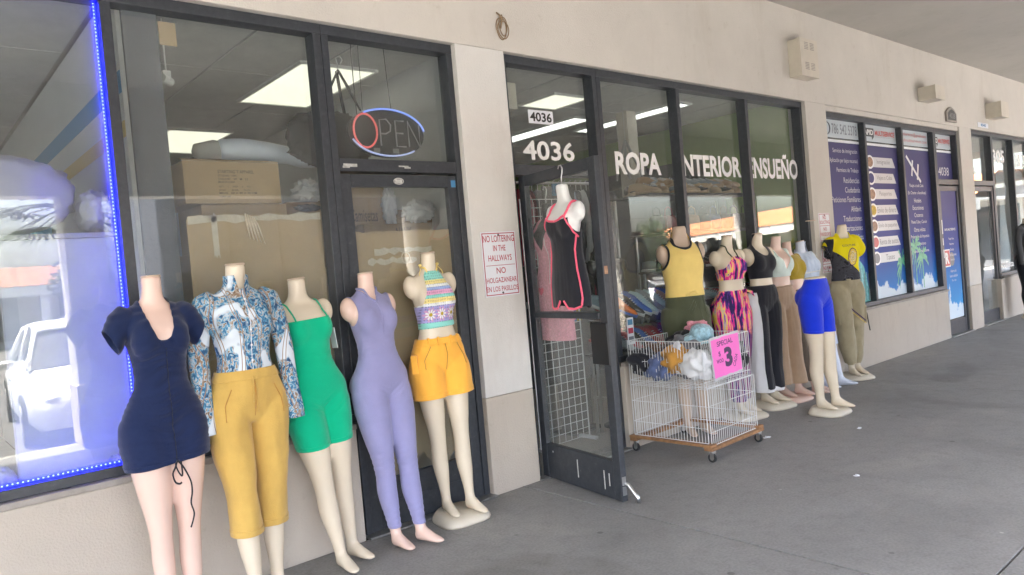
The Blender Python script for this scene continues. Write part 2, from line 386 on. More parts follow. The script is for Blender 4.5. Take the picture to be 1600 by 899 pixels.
# far-shop window film: purple night sky fading to blue with clouds along the foot
def film(name, cloud=True):
    m = mat(name, (0.1, 0.1, 0.3), 0.5, spec=0.2)
    n, p = nodes_of(m)
    tc = N(n, "ShaderNodeTexCoord"); sp = N(n, "ShaderNodeSeparateXYZ"); n.links.new(tc.outputs["Object"], sp.inputs[0])
    mr = N(n, "ShaderNodeMapRange"); mr.inputs[1].default_value = 0.1; mr.inputs[2].default_value = 2.7; n.links.new(sp.outputs["Z"], mr.inputs[0])
    ra = ramp(n, [(0.0, (0.05, 0.36, 0.70)), (0.28, (0.015, 0.18, 0.52)), (0.45, (0.02, 0.055, 0.30)), (0.62, (0.04, 0.042, 0.2)), (1.0, (0.06, 0.058, 0.15))])
    n.links.new(mr.outputs[0], ra.inputs[0])
    no = N(n, "ShaderNodeTexNoise", i_Scale=3.2, i_Detail=6.0, i_Roughness=0.55); n.links.new(tc.outputs["Object"], no.inputs["Vector"])
    ad = N(n, "ShaderNodeMath", operation='MULTIPLY_ADD'); n.links.new(no.outputs["Fac"], ad.inputs[0]); ad.inputs[1].default_value = 0.75
    ng = N(n, "ShaderNodeMath", operation='MULTIPLY'); n.links.new(sp.outputs["Z"], ng.inputs[0]); ng.inputs[1].default_value = -1.0 if cloud == 1 else -0.55
    n.links.new(ng.outputs[0], ad.inputs[2])
    off = N(n, "ShaderNodeMath", operation='ADD'); n.links.new(ad.outputs[0], off.inputs[0]); off.inputs[1].default_value = 0.98 if cloud == 1 else 0.42
    rc = ramp(n, [(0.49, (0, 0, 0)), (0.53, (1, 1, 1))]); n.links.new(off.outputs[0], rc.inputs[0])
    mx = N(n, "ShaderNodeMixRGB"); n.links.new(rc.outputs[0], mx.inputs[0]); n.links.new(ra.outputs[0], mx.inputs[1]); mx.inputs[2].default_value = (0.62, 0.72, 0.8, 1)
    n.links.new(mx.outputs[0], p.inputs["Base Color"])
film("film_sky", 1)
film("film_door", 2)
mat("film_pale", (0.56, 0.62, 0.66), 0.25)
mat("film_rule", (0.75, 0.77, 0.8), 0.3)
mat("film_text", (0.62, 0.63, 0.68), 0.4)
mat("film_button", (0.58, 0.6, 0.62), 0.35)
mat("film_ink", (0.16, 0.17, 0.2), 0.4)
mat("film_red", (0.5, 0.06, 0.06), 0.4)
mat("film_dark", (0.03, 0.035, 0.04), 0.4)
mat("film_brown", (0.3, 0.17, 0.1), 0.5, var=0.5, vscale=40)
mat("film_teal", (0.08, 0.42, 0.42), 0.4, var=0.5, vscale=18)
mat("film_palm", (0.10, 0.42, 0.24), 0.4, var=0.4, vscale=20)
mat("film_plane", (0.7, 0.72, 0.75), 0.4)
mat("frosted", (0.48, 0.55, 0.62), 0.5)
# outside
mat("roof_tile", (0.36, 0.13, 0.05), 0.8, var=0.25, vscale=5)
mat("mall_white", (0.66, 0.63, 0.57), 0.85, var=0.06)
mat("shop_dark_glass", (0.04, 0.05, 0.06), 0.08)
mat("car_white", (0.75, 0.76, 0.77), 0.25, spec=0.6)
mat("car_silver", (0.42, 0.44, 0.47), 0.28, 0.4)
mat("car_blue", (0.05, 0.07, 0.2), 0.25)
mat("car_red", (0.35, 0.03, 0.03), 0.25)
mat("car_glass", (0.02, 0.025, 0.03), 0.05)
mat("tail_red", (0.4, 0.01, 0.01), 0.3)
mat("trunk_palm", (0.17, 0.13, 0.09), 0.9, var=0.3, vscale=20)
mat("frond", (0.06, 0.10, 0.035), 0.7, var=0.35, vscale=3)
mat("leaf", (0.05, 0.085, 0.025), 0.7, var=0.4, vscale=3)

# ------------------------------------------------------------------ object helpers
def link(o, parent=None):
    COL.objects.link(o)
    if parent is not None:
        o.parent = parent
    return o
def tag(o, label=None, cat=None, group=None, kind=None):
    if label: o["label"] = label
    if cat: o["category"] = cat
    if group: o["group"] = group
    if kind: o["kind"] = kind
    return o
def empty(name, loc=(0, 0, 0), rz=0.0, label=None, cat=None, group=None, parent=None, kind=None):
    o = bpy.data.objects.new(name, None)
    o.empty_display_size = 0.1
    o.location = loc
    o.rotation_euler = (0, 0, rz)
    link(o, parent)
    return tag(o, label, cat, group, kind)
def mesh_obj(name, V, F, m, parent=None, smooth=False):
    me = bpy.data.meshes.new(name)
    me.from_pydata([tuple(v) for v in V], [], [tuple(int(i) for i in f) for f in F])
    if smooth:
        me.shade_smooth()
    if m is not None:
        for k in (m if isinstance(m, (list, tuple)) else [m]):
            me.materials.append(M[k])
    return link(bpy.data.objects.new(name, me), parent)
class MB:
    """collects shapes for one mesh object"""
    def __init__(s): s.v = []; s.f = []; s.mi = []
    def add(s, V, F, mi=0):
        k = len(s.v); s.v += [tuple(v) for v in V]; s.f += [tuple(i + k for i in f) for f in F]; s.mi += [mi] * len(F); return s
    def box(s, x0, x1, y0, y1, z0, z1, mi=0, rot=None, about=None):
        V = [(x, y, z) for z in (z0, z1) for y in (y0, y1) for x in (x0, x1)]
        if rot is not None:
            a = Vector(about); V = [rot @ (Vector(v) - a) + a for v in V]
        return s.add(V, [(0, 2, 3, 1), (4, 5, 7, 6), (0, 1, 5, 4), (2, 6, 7, 3), (0, 4, 6, 2), (1, 3, 7, 5)], mi)
    def tube(s, pts, r, n=8, mi=0, closed=False):
        pts = [Vector(p) for p in pts]; L = len(pts)
        rs = r if isinstance(r, (list, tuple)) else [r] * L
        V = []; F = []
        ref = Vector((0.3, 0.5, 0.81))
        for i, pnt in enumerate(pts):
            t = (pts[(i + 1) % L] - pts[i - 1]) if closed else (pts[min(i + 1, L - 1)] - pts[max(i - 1, 0)])
            t.normalize()
            a = t.cross(ref)
            if a.length < 1e-4: a = t.cross(Vector((1, 0, 0)))
            a.normalize(); b = t.cross(a)
            for k in range(n):
                g = 2 * math.pi * k / n
                V.append(pnt + (a * math.cos(g) + b * math.sin(g)) * rs[i])
        for i in range(L if closed else L - 1):
            for k in range(n):
                j = (i + 1) % L
                F.append((i * n + k, i * n + (k + 1) % n, j * n + (k + 1) % n, j * n + k))
        if not closed:
            F.append(tuple(range(n))[::-1]); F.append(tuple((L - 1) * n + k for k in range(n)))
        return s.add(V, F, mi)
    def cyl(s, a, b, r, n=16, mi=0): return s.tube([a, b], r, n, mi)
    def prism(s, poly, y0, y1, mi=0):
        """polygon in x,z extruded along y"""
        k = len(poly)
        V = [(x, y0, z) for x, z in poly] + [(x, y1, z) for x, z in poly]
        F = [tuple(range(k)), tuple(range(2 * k - 1, k - 1, -1))] + [(i, i + k, (i + 1) % k + k, (i + 1) % k) for i in range(k)]
        return s.add(V, F, mi)
    def build(s, name, m, parent=None, smooth=False, bevel=0.0):
        o = mesh_obj(name, s.v, s.f, m, parent, smooth)
        if isinstance(m, (list, tuple)):
            o.data.polygons.foreach_set("material_index", s.mi)
        if bevel:
            b = o.modifiers.new("bevel", 'BEVEL'); b.width = bevel; b.segments = 2; b.limit_method = 'ANGLE'
        return o
def box(name, x0, x1, y0, y1, z0, z1, m, parent=None, bevel=0.0):
    return MB().box(x0, x1, y0, y1, z0, z1).build(name, m, parent, bevel=bevel)
def copy_tree(o, parent=None):
    c = o.copy(); COL.objects.link(c); c.parent = parent
    for ch in list(o.children): copy_tree(ch, c)
    return c
_txt = {}
def text_mesh(s, bold=0.0, res=3, space=1.0):
    k = (s, bold, res, space)
    if k not in _txt:
        cu = bpy.data.curves.new("lettering", 'FONT')
        cu.body = s; cu.resolution_u = res; cu.offset = bold; cu.align_x = 'LEFT'; cu.space_character = space
        o = bpy.data.objects.new("lettering", cu); COL.objects.link(o)
        dg = bpy.context.evaluated_depsgraph_get(); dg.update()
        me = bpy.data.meshes.new_from_object(o.evaluated_get(dg))
        V = np.array([v.co[:] for v in me.vertices]); F = [tuple(p.vertices) for p in me.polygons]
        bpy.data.objects.remove(o); bpy.data.curves.remove(cu); bpy.data.meshes.remove(me)
        V[:, :2] -= V[:, :2].min(0)
        _txt[k] = (V, F)
    return _txt[k]
def text(s, x0, x1, z0, z1, y, m, parent=None, name="lettering", bold=0.0, depth=0.0, align=None, space=1.0):
    """flat lettering facing -Y filling the box; with align the width follows from the height (x1 is then the most it may take)"""
    V, F = text_mesh(s, bold, space=space)
    wd, ht = V[:, 0].max(), V[:, 1].max()
    if align:
        k = (z1 - z0) / ht * align[1]
        wid = min(wd * k, x1 - x0)
        xa = x0 if align[0] == 'L' else (x1 - wid if align[0] == 'R' else (x0 + x1 - wid) / 2)
        x0, x1 = xa, xa + wid
    W = [(x0 + v[0] / wd * (x1 - x0), y, z0 + v[1] / ht * (z1 - z0)) for v in V]
    return mesh_obj(name, W, F, m, parent)

# ------------------------------------------------------------------ ground, walkway, lot
GY = -5.2                                   # kerb line of the walkway
pl = MB(); pl.add([(-400, 400, -0.19), (400, 400, -0.19), (400, -400, -0.19), (-400, -400, -0.19)], [(0, 3, 2, 1)])
tag(pl.build("ground", "grass"), kind="structure")
lot = MB(); lot.add([(-80, GY - 0.15, -0.15), (110, GY - 0.15, -0.15), (110, -46, -0.15), (-80, -46, -0.15)], [(0, 3, 2, 1)])
tag(lot.build("parking_lot", "asphalt"), kind="structure")
for i in range(-8, 16):
    for yy in (-7.2, -20.5):
        tag(box("bay_marking", i * 2.7 - 0.05, i * 2.7 + 0.05, yy - 4.6, yy, -0.146, -0.142, "lot_paint"), kind="structure")
walk = empty("walkway", kind="structure")
box("walkway_bed", -14, 34, GY, 7.2, -0.18, -0.04, "joint_dirt", walk)
tag(box("kerb", -14, 34, GY - 0.15, GY - 0.002, -0.18, -0.004, "curb_concrete", bevel=0.012), kind="structure")
jx = [-14, -10.2, -5.72, -1.24, 3.25, 7.73, 12.21, 16.69, 21.17, 25.65, 34]
for a, b in zip(jx, jx[1:]):
    for y0, y1 in ((GY, -2.75), (-2.75, 0.02)):
        box("concrete_slab", a + 0.008, b - 0.008, y0 + 0.0055, y1 - 0.0055, -0.15, 0.0, "concrete", walk, bevel=0.002)
for px, py, k in ((5.198, -0.703, 0.075), (4.593, -1.678, 0.03), (5.779, -1.167, 0.03)):
    mb = MB(); a = random.uniform(-0.6, 0.6)
    rot = Matrix.Rotation(a, 3, 'Z')
    mb.box(px - k / 2, px + k / 2, py - 0.012, py + 0.012, 0.001, 0.004, rot=rot, about=(px, py, 0))
    mb.box(px - k / 5, px + k / 3, py - 0.016, py + 0.004, 0.003, 0.012, rot=rot @ Matrix.Rotation(0.3, 3, 'Y'), about=(px, py, 0))
    tag(mb.build("paper_scrap", "sign_white"), {0.075: "white paper strip lying on the concrete right of the wire cart", 0.03: "small white scrap on the walkway, %s" % ("nearest the bottom edge" if py < -1.5 else "out from the blue shorts form")}[k], "litter", "paper scraps on the walkway")

# ------------------------------------------------------------------ the row of shops
T = 3.01; SILL = 0.656; SOF = 3.97; WD = 0.2
bld = empty("shop_building", (0, 0, 0), label="long cream stucco shop row with black framed windows under a deep canopy", cat="building")
mb = MB()
mb.box(-8, 30, 0, WD, T, SOF + 0.6)
for a, b in ((2.989, 3.411), (7.62, 8.08), (12.18, 12.681), (17.2, 17.7)):
    if a != 2.989: mb.box(a, b, 0, WD, SILL + 0.003, T - 0.0)
mb.box(-8, -5.6, 0, WD, 0, T); mb.box(21.5, 30, 0, WD, 0, T)
mb.build("upper_wall", "wall_cream", bld, bevel=0.004)
box("pier", 2.989, 3.411, 0, WD, SILL + 0.003, T - 0.0005, "wall_cream_lightened", bld, bevel=0.004)
for a, b in ((-5.6, 2.023), (2.989, 3.411), (4.383, 8.08), (8.08, 11.304), (12.18, 12.681), (13.607, 17.7), (17.7, 21.5)):
    top = SILL
    box("low_wall", a + (0.0005 if a == 8.08 else 0), b, 0, WD, 0.0, top, "wall_tan", bld, bevel=0.006)
# the sign's pier is lighter above the tan band, flare painted into it
# canopy, fascia, columns along the kerb
box("canopy_ceiling", -8, 30, GY - 0.2, -0.001, SOF, SOF + 0.3, "soffit_paint", bld)
for yy in (-2.6,):
    box("ceiling_joint", -8, 30, yy - 0.01, yy + 0.01, SOF - 0.004, SOF - 0.001, "reveal_grey", bld)
box("canopy_fascia", -8, 30, GY - 0.25, GY + 0.05, 2.72, SOF + 0.9, "wall_cream", bld, bevel=0.01)
for x in (-7.3, -2.7, 1.75, 6.2, 10.7, 15.2, 19.7, 24.2, 28.6):
    c = box("column", x - 0.2, x + 0.2, GY - 0.2, GY + 0.2, 0, 2.72, "wall_cream", bld, bevel=0.02)
    box("column_foot", x - 0.225, x + 0.225, GY - 0.225, GY + 0.225, 0.001, 0.66, "wall_tan", c, bevel=0.01)
# roof slab over the shops and party walls
box("roof", -8, 30, 0.21, 7.4, SOF, SOF + 0.3, "soffit_paint", bld)
box("back_wall", -8, 30, 7.0, 7.2, -0.1, SOF, "interior_grey", bld)
GF0, GF1, GL0, GL1 = 0.04, 0.14, 0.117, 0.123      # frame depth, glass plane
def frame_bar(win, name, x0, x1, z0, z1, y0=GF0, y1=GF1, m="frame_black"):
    return box(name, x0, x1, y0, y1, z0, z1, m, win, bevel=0.003)
def window(name, x0, x1, z0, z1, bars, label, horizontals=()):
    """frame with mullions whose RIGHT edges are given; returns the part"""
    win = empty(name, parent=bld); win["label"] = label
    frame_bar(win, "header", x0, x1, z1 - 0.06, z1 - 0.002)
    frame_bar(win, "sill", x0, x1, z0 + 0.001, z0 + 0.05, 0.03)
    frame_bar(win, "jamb", x0 + 0.001, x0 + 0.05, z0 + 0.051, z1 - 0.061)
    frame_bar(win, "jamb", x1 - 0.05, x1 - 0.001, z0 + 0.051, z1 - 0.061)
    xs = [x0 + 0.05]
    for b in bars:
        frame_bar(win, "mullion", b - 0.05, b, z0 + 0.051, z1 - 0.061)
        xs += [b - 0.05, b]
    xs.append(x1 - 0.05)
    for a, b in zip(xs[::2], xs[1::2]):
        box("pane", a - 0.008, b + 0.008, GL0, GL1, z0 + 0.04, z1 - 0.05, "glass", win)
    return win
def sill_trim(x0, x1):
    box("window_ledge", x0, x1, -0.012, 0.0295, SILL - 0.03 + 0.031, SILL + 0.03, "reveal_grey", bld, bevel=0.004)
win1 = window("display_window", -5.55, 2.05, SILL + 0.03, T, [-3.6, -1.4, 0.956], "wide black framed display window at the left end")
sill_trim(-5.55, 2.022)
win2 = window("display_window", 4.383, 7.62, SILL + 0.03, T, [5.457, 6.556], "black framed shoe shop window lettered ROPA INTERIOR ENSUEÑO")
sill_trim(4.384, 7.619)
win3 = window("display_window", 8.081, 11.315, SILL + 0.03, T - 0.06, [9.153, 10.246], "window covered in purple and blue printed film")
sill_trim(8.082, 11.303)
win4 = window("display_window", 13.73, 17.2, SILL + 0.03, T, [14.852, 16.0], "far right window with white 305 918 numerals")
sill_trim(13.731, 17.19)
box("lintel_pad", 8.081, 12.179, 0.02, 0.19, T - 0.0595, T - 0.001, "wall_cream", bld)
def door_opening(x0, x1, z1, label, leaf=True, dz=2.16, film_m=None):
    """transom with fixed light; the leaf's frame when it is shut"""
    tr = empty("transom_window", parent=bld); tr["label"] = label
    frame_bar(tr, "header", x0, x1, z1 - 0.06, z1 - 0.002)
    frame_bar(tr, "jamb", x0 + 0.001, x0 + 0.045, 0.0, z1 - 0.061)
    frame_bar(tr, "jamb", x1 - 0.045, x1 - 0.001, 0.0, z1 - 0.061)
    frame_bar(tr, "transom_bar", x0 + 0.046, x1 - 0.046, dz, dz + 0.075)
    box("pane", x0 + 0.04, x1 - 0.04, GL0, GL1, dz + 0.07, z1 - 0.05, "glass", tr)
    box("threshold", x0 - 0.01, x1 + 0.01, -0.03, 0.19, 0.002, 0.016, "threshold_metal", bld, bevel=0.004)
    return tr
tr1 = door_opening(2.051, 2.988, T, "pane above the taped-up door with the neon sign behind it")
tr2 = door_opening(3.412, 4.382, T, "pane above the open door, numbered 4036 twice")
tr3 = door_opening(11.316, 12.179, T - 0.06, "filmed pane numbered 4038 above the shut door")
tr4 = door_opening(12.682, 13.729, T, "pane above the far right door")
def door_leaf(label, wdt, loc, rz, hgt=2.145, bottom=0.25, midrail=None, glass="glass"):
    """leaf hinged at its left edge, local x to the free edge, thickness in y"""
    d = empty("door", loc, rz, parent=bld); d["label"] = label
    y0, y1 = -0.022, 0.022
    box("stile", 0.0, 0.07, y0, y1, 0.012, hgt, "frame_black", d, bevel=0.003)
    box("stile", wdt - 0.07, wdt, y0, y1, 0.012, hgt, "frame_black", d, bevel=0.003)
    box("top_rail", 0.0705, wdt - 0.0705, y0 + 0.001, y1 - 0.001, hgt - 0.075, hgt - 0.001, "frame_black", d, bevel=0.003)
    box("bottom_rail", 0.0705, wdt - 0.0705, y0 + 0.001, y1 - 0.001, 0.013, bottom, "frame_black", d, bevel=0.003)
    if midrail:
        box("push_bar", 0.0705, wdt - 0.0705, y0 - 0.012, y1 + 0.012, midrail - 0.02, midrail + 0.02, "frame_black", d, bevel=0.004)
    box("pane", 0.062, wdt - 0.062, -0.003, 0.003, bottom - 0.01, hgt - 0.066, glass, d)
    return d
d1 = door_leaf("shut door with cardboard taped behind its glass", 0.845, (2.097, 0.075, 0), 0, bottom=0.30)
box("kick_strip", 0.08, 0.765, -0.03, -0.0225, 0.015, 0.165, "frame_black", d1, bevel=0.003)
box("lock_plate", 0.012, 0.055, -0.028, -0.0225, 1.235, 1.31, "chrome_lock", d1, bevel=0.003)
MB().cyl((0.036, -0.022, 1.17), (0.036, -0.04, 1.17), 0.018).box(0.02, 0.05, -0.03, -0.0225, 1.12, 1.2).build("door_lock", "chrome_lock", d1)
box("sticker", 0.80, 0.835, -0.0245, -0.0226, 2.07, 2.115, "stripe_blue", d1)
MB().tube([(0.40 + 0.035 * math.cos(t), -0.0235, 2.105 + 0.018 * math.sin(t)) for t in np.linspace(0, 2 * math.pi, 14)[:-1]], 0.004, 5, closed=True).box(0.375, 0.425, -0.0245, -0.0226, 2.094, 2.116).build("sticker", "scuff_white", d1)
d3 = door_leaf("far shut door covered in blue printed film", 0.77, (11.363, 0.075, 0), 0, bottom=0.22)
d4 = door_leaf("far right shut glass door", 0.95, (12.731, 0.075, 0), 0, bottom=0.2)
ang = math.atan2(-0.846, -0.135)
DH = Vector((3.508, 0.045, 0))                  # hinge of the open leaf
d2 = door_leaf("glass door standing wide open over the walkway", 0.868, DH, ang, bottom=0.255, midrail=1.165)
box("push_plate", 0.70, 0.866, -0.034, 0.034, 0.86, 1.12, "black_plastic", d2, bevel=0.004)
box("sticker", 0.8685, 0.8705, -0.014, 0.012, 1.42, 1.47, "film_brown", d2)
box("latch_plate", 0.8685, 0.871, -0.015, 0.015, 0.05, 0.105, "chrome_lock", d2)
box("latch_plate", 0.8685, 0.871, -0.015, 0.015, 0.112, 0.165, "chrome_lock", d2)
MB().tube([(0.868, 0.012, 0.12), (0.885, 0.02, 0.115), (0.925, 0.035, 0.06), (0.94, 0.04, 0.045), (0.943, 0.04, 0.012)], [0.012, 0.012, 0.012, 0.014, 0.013], 8).build("door_stop", "steel", d2, True)
for sx, sz, sh in ((0.42, 0.08, 0.12), (0.70, 0.06, 0.12), (0.75, 0.09, 0.08), (0.14, 0.2, 0.012)):
    box("scratch", sx, sx + 0.008, 0.0215, 0.0235, sz, sz + sh, "scuff_white", d2)
    box("scratch", sx, sx + 0.008, -0.0235, -0.0215, sz, sz + sh, "scuff_white", d2)
# scuffed paint over the shut door
for x0, x1, z0, z1 in ((2.12, 2.21, 2.185, 2.203), (2.115, 2.16, 2.178, 2.19), (2.50, 2.57, 2.192, 2.2), (2.54, 2.585, 2.183, 2.193)):
    box("scratch", x0, x1, 0.0372, 0.0405, z0, z1, "scuff_white", tr1)
# window lettering on the shoe shop
GY_ = GL0 - 0.0022
text("ROPA", 4.62, 5.215, 2.195, 2.385, GY_, "vinyl_white", win2, bold=0.035)
text("INTERIOR", 5.475, 6.47, 2.195, 2.395, GY_, "vinyl_white", win2, bold=0.035)
text("ENSUEÑO", 6.60, 7.575, 2.19, 2.45, GY_, "vinyl_white", win2, bold=0.03)
text("4036", 3.62, 4.15, 2.285, 2.43, GY_, "vinyl_white", tr2, bold=0.02)
box("number_card", 3.70, 3.95, GY_ - 0.001, GY_ + 0.0015, 2.555, 2.655, "sign_white", tr2)
text("4036", 3.715, 3.935, 2.57, 2.64, GY_ - 0.002, "vinyl_black", tr2, bold=0.025)
# the printed film on the far windows
def film_panel(win, x0, x1, top=2.9):
    box("film_head", x0, x1, GL0 - 0.004, GL0 - 0.0006, 2.685, top, "film_pale", win)
    box("film_rule", x0, x1, GL0 - 0.0045, GL0 - 0.0006, 2.635, 2.665, "film_rule", win)
    box("printed_film", x0, x1, GL0 - 0.004, GL0 - 0.0006, SILL + 0.07, 2.632, "film_sky", win)
FY = GL0 - 0.0062
fx = [(8.135, 9.10), (9.158, 10.192), (10.25, 11.262)]
for a, b in fx: film_panel(win3, a, b)
box("film_head", 11.36, 12.135, GL0 - 0.004, GL0 - 0.0006, 2.685, 2.9, "film_pale", tr3)
box("film_rule", 11.36, 12.135, GL0 - 0.0045, GL0 - 0.0006, 2.635, 2.665, "film_rule", tr3)
box("printed_film", 11.36, 12.135, GL0 - 0.004, GL0 - 0.0006, 2.23, 2.632, "film_sky", tr3)
box("printed_film", 0.07, 0.70, -0.0075, -0.0032, 0.235, 2.07, "film_door", d3)
text("786 542 5378", 8.42, 9.06, 2.73, 2.85, FY, "film_ink", win3, bold=0.008)
MB().tube([(8.30 + 0.075 * math.cos(t), FY, 2.79 + 0.07 * math.sin(t)) for t in np.linspace(0, 2 * math.pi, 25)[:-1]], 0.008, 5, closed=True).box(8.28, 8.31, FY, FY + 0.001, 2.75, 2.83).build("phone_mark", "film_ink", win3)
def rapid_logo(par, x, s, y=FY):
    MB().prism([(x, 2.745), (x, 2.85), (x + 0.36 * s, 2.85), (x + 0.36 * s, 2.745), (x + 0.30 * s, 2.705), (x + 0.3 * s, 2.745)], y, y + 0.001).build("logo_plate", "film_dark", par)
    text("RAPID", x + 0.02 * s, x + 0.34 * s, 2.765, 2.83, y - 0.002, "vinyl_white", par, bold=0.03)
    text("MULTISERVICE", x + 0.39 * s, x + 0.98 * s, 2.765, 2.83, y - 0.001, "film_red", par, bold=0.03)
    text("SERVICIOS DE INMIGRACION Y VIAJES", x + 0.39 * s, x + 0.98 * s, 2.742, 2.755, y - 0.001, "film_ink", par)
rapid_logo(win3, 9.18, 0.98)
rapid_logo(tr3, 11.37, 0.74)
text("brandservices@gmail.com", 10.28, 11.20, 2.80, 2.86, FY, "film_red", win3)
text("rapidmultiservices.com", 10.28, 11.22, 2.72, 2.775, FY, "film_red", win3)
lines = ["Servicio de inmigración", "(Aplicación por bajos recursos)", "Permisos de Trabajo", "Residencias", "Ciudadanía", "Peticiones Familiares", "Afidavit", "Traducciones", "Notarizaciones", "Visas", "(y mucho más...)"]
for i, s in enumerate(lines):
    text(s, 8.30, 9.03, 2.50 - i * 0.1125, 2.565 - i * 0.1125, FY, "film_text", win3, align=('R', 0.95))
for i, s in enumerate(["Inmigración", "Viajes a Cuba", "Pasaportes", "Envío de dinero", "Envío de paquetes", "Renta de autos", "Taxes"]):
    z = 2.43 - i * 0.199
    MB().prism([(9.44, z - 0.062), (9.44, z + 0.062), (10.02, z + 0.062), (10.10, z - 0.062)], FY, FY + 0.001).build("film_button", "film_button", win3)
    text(s, 9.47, 10.03, z - 0.035, z + 0.035, FY - 0.0016, "film_ink", win3, align=('C', 1.1))
    MB().add([(9.36 + 0.115 * math.cos(t), FY - 0.001, z + 0.085 * math.sin(t)) for t in np.linspace(0, 2 * math.pi, 21)[:-1]], [tuple(range(20))]).build("film_badge", "film_rule", win3)
    MB().add([(9.36 + 0.085 * math.cos(t), FY - 0.002, z + 0.062 * math.sin(t)) for t in np.linspace(0, 2 * math.pi, 21)[:-1]], [tuple(range(20))]).build("badge_picture", ["film_brown", "film_sky", "film_brown", "gold_print", "film_brown", "film_red", "film_ink"][i], win3)
l3 = ["Pasajes a toda Cuba", "(En Charter o Aerolíneas)", "Hoteles", "Excursiones", "Cruceros", "Planes Cuba y Cancún", "Otras visitas", "Preparación de Impuestos", "Corporaciones", "Nuevas Corporaciones"]
for i, s in enumerate(l3):
    text(s, 10.36, 11.16, 2.115 - i * 0.0985, 2.172 - i * 0.0985, FY, "film_text", win3, align=('C', 0.95))
text("4038", 11.585, 11.985, 2.30, 2.42, FY, "film_text", tr3)
# aeroplane, palm and robed statue printed on the film
rot = Matrix.Rotation(R(38), 3, 'Y')
mb = MB(); ac = (10.70, FY, 2.37)
mb.box(10.42, 10.98, FY, FY + 0.001, 2.35, 2.39, rot=rot, about=ac)
for dx in (-0.05, 0.14):
    mb.box(10.70 + dx - 0.02, 10.70 + dx + 0.02, FY - 0.001, FY, 2.26, 2.48, rot=Matrix.Rotation(R(15), 3, 'Y'), about=ac)
mb.build("printed_plane", "film_plane", win3)
for cx, cz, hh in ((10.55, 1.32, 0.5), (10.78, 1.18, 0.42), (10.10, 1.15, 0.42)):
    mb = MB()
    if cx > 10.25: mb.box(cx - 0.012, cx + 0.012, FY, FY + 0.001, cz - hh, cz)
    for k in range(11):
        t = -2.6 + k * 0.42 + random.uniform(-0.1, 0.1); L = random.uniform(0.2, 0.3)
        pts = [(cx, cz)]
        for q in (0.35, 0.7, 1.0):
            pts.append((cx + math.sin(t) * L * q * 0.75, cz + math.cos(t) * L * q - 0.1 * q * q))
        for (ax, az), (bx, bz) in zip(pts, pts[1:]):
            ax, bx = (min(max(v, 9.17), 10.18) if cx < 10.2 else min(max(v, 10.26), 11.25) for v in (ax, bx))
            wd = 0.03
            mb.add([(ax, FY - 0.0002 * k, az + wd), (bx, FY - 0.0002 * k, bz + wd * 0.6), (bx, FY - 0.0002 * k, bz - wd), (ax, FY - 0.0002 * k, az - wd * 0.6)], [(0, 1, 2, 3)])
    mb.build("printed_palm", "film_palm", win3)
mb = MB()
mb.prism([(8.68, SILL + 0.08), (8.66, 0.98), (8.74, 1.2), (8.76, 1.34), (8.80, 1.4), (8.84, 1.40), (8.875, 1.34), (8.88, 1.24), (8.98, 1.16), (9.06, 0.95), (9.09, SILL + 0.08)], FY, FY + 0.001)
mb.build("printed_statue", "film_teal", win3)
for k in range(9):
    a = 8.70 + k * 0.045
    MB().prism([(a, 0.75), (a + 0.02 * math.sin(k), 1.15 - 0.02 * abs(k - 4)), (a + 0.012 + 0.02 * math.sin(k), 1.15 - 0.02 * abs(k - 4)), (a + 0.018, 0.75)], FY - 0.0014, FY - 0.0004).build("printed_fold", "hat_blue" if k % 2 else "film_ink", win3)
for i, s in enumerate(["Pasajes Visas", "Pasaportes", "Envíos", "Notarizaciones", "Impuestos"]):
    text(s, 0.2, 0.58, 1.36 - i * 0.075, 1.40 - i * 0.075, -0.0095, "film_text", d3, align=('C', 0.9))
for i, s in enumerate(["Abierto de", "lunes a sábado", "9am - 6pm"]):
    text(s, 0.2, 0.58, 0.90 - i * 0.07, 0.94 - i * 0.07, -0.0095, "film_text", d3, align=('C', 0.9))
text("RAPID MULTISERVICE", 0.16, 0.58, 1.50, 1.535, -0.0095, "film_text", d3, bold=0.02)
mb = MB(); mb.box(0.075, 0.30, -0.0085, -0.0078, 0.985, 1.235); mb.build("sticker", "vinyl_white", d3)
box("sticker_print", 0.09, 0.285, -0.0098, -0.0087, 1.0, 1.22, "film_red", d3)
text("R", 0.11, 0.26, 1.03, 1.19, -0.011, "vinyl_white", d3, bold=0.05)
MB().add([(0.36 + 0.1 * math.cos(t), -0.009, 1.09 + 0.1 * math.sin(t)) for t in np.linspace(0, 2 * math.pi, 25)[:-1]], [tuple(range(24))]).build("seal_print", "plaque_letter", d3)
for k, (z0, z1) in enumerate(((1.46, 1.66), (1.30, 1.40), (1.12, 1.24))):
    box("sticker", 0.018, 0.05, -0.0235, -0.0222, z0, z1, "vinyl_white", d3)
# far right window
text("305", 13.98, 14.60, 2.55, 2.77, GY_, "vinyl_white", win4, bold=0.03)
text("918 24", 14.98, 15.92, 2.51, 2.74, GY_, "vinyl_white", win4, bold=0.03)
text("4040", 12.86, 13.12, 2.36, 2.42, GY_, "vinyl_white", tr4, bold=0.02)
text("oculista", 13.95, 14.72, 0.80, 0.91, GY_, "vinyl_white", win4, bold=0.02)
def frosted_shape(cx):
    pr = [(0.02, 0.0), (0.28, 0.06), (0.29, 0.35), (0.17, 0.8), (0.12, 1.15), (0.12, 1.3), (0.27, 1.42), (0.28, 1.55), (0.2, 1.64), (0.23, 1.74), (0.2, 1.83), (0.1, 1.88), (0, 1.89)]
    poly = [(cx + a, 0.76 + b * 0.9) for a, b in pr] + [(cx - a, 0.76 + b * 0.9) for a, b in pr[::-1]][1:-1]
    MB().prism(poly, GL1 + 0.0006, GL1 + 0.002).build("frosted_decal", "frosted", win4)
frosted_shape(14.35); frosted_shape(15.35)

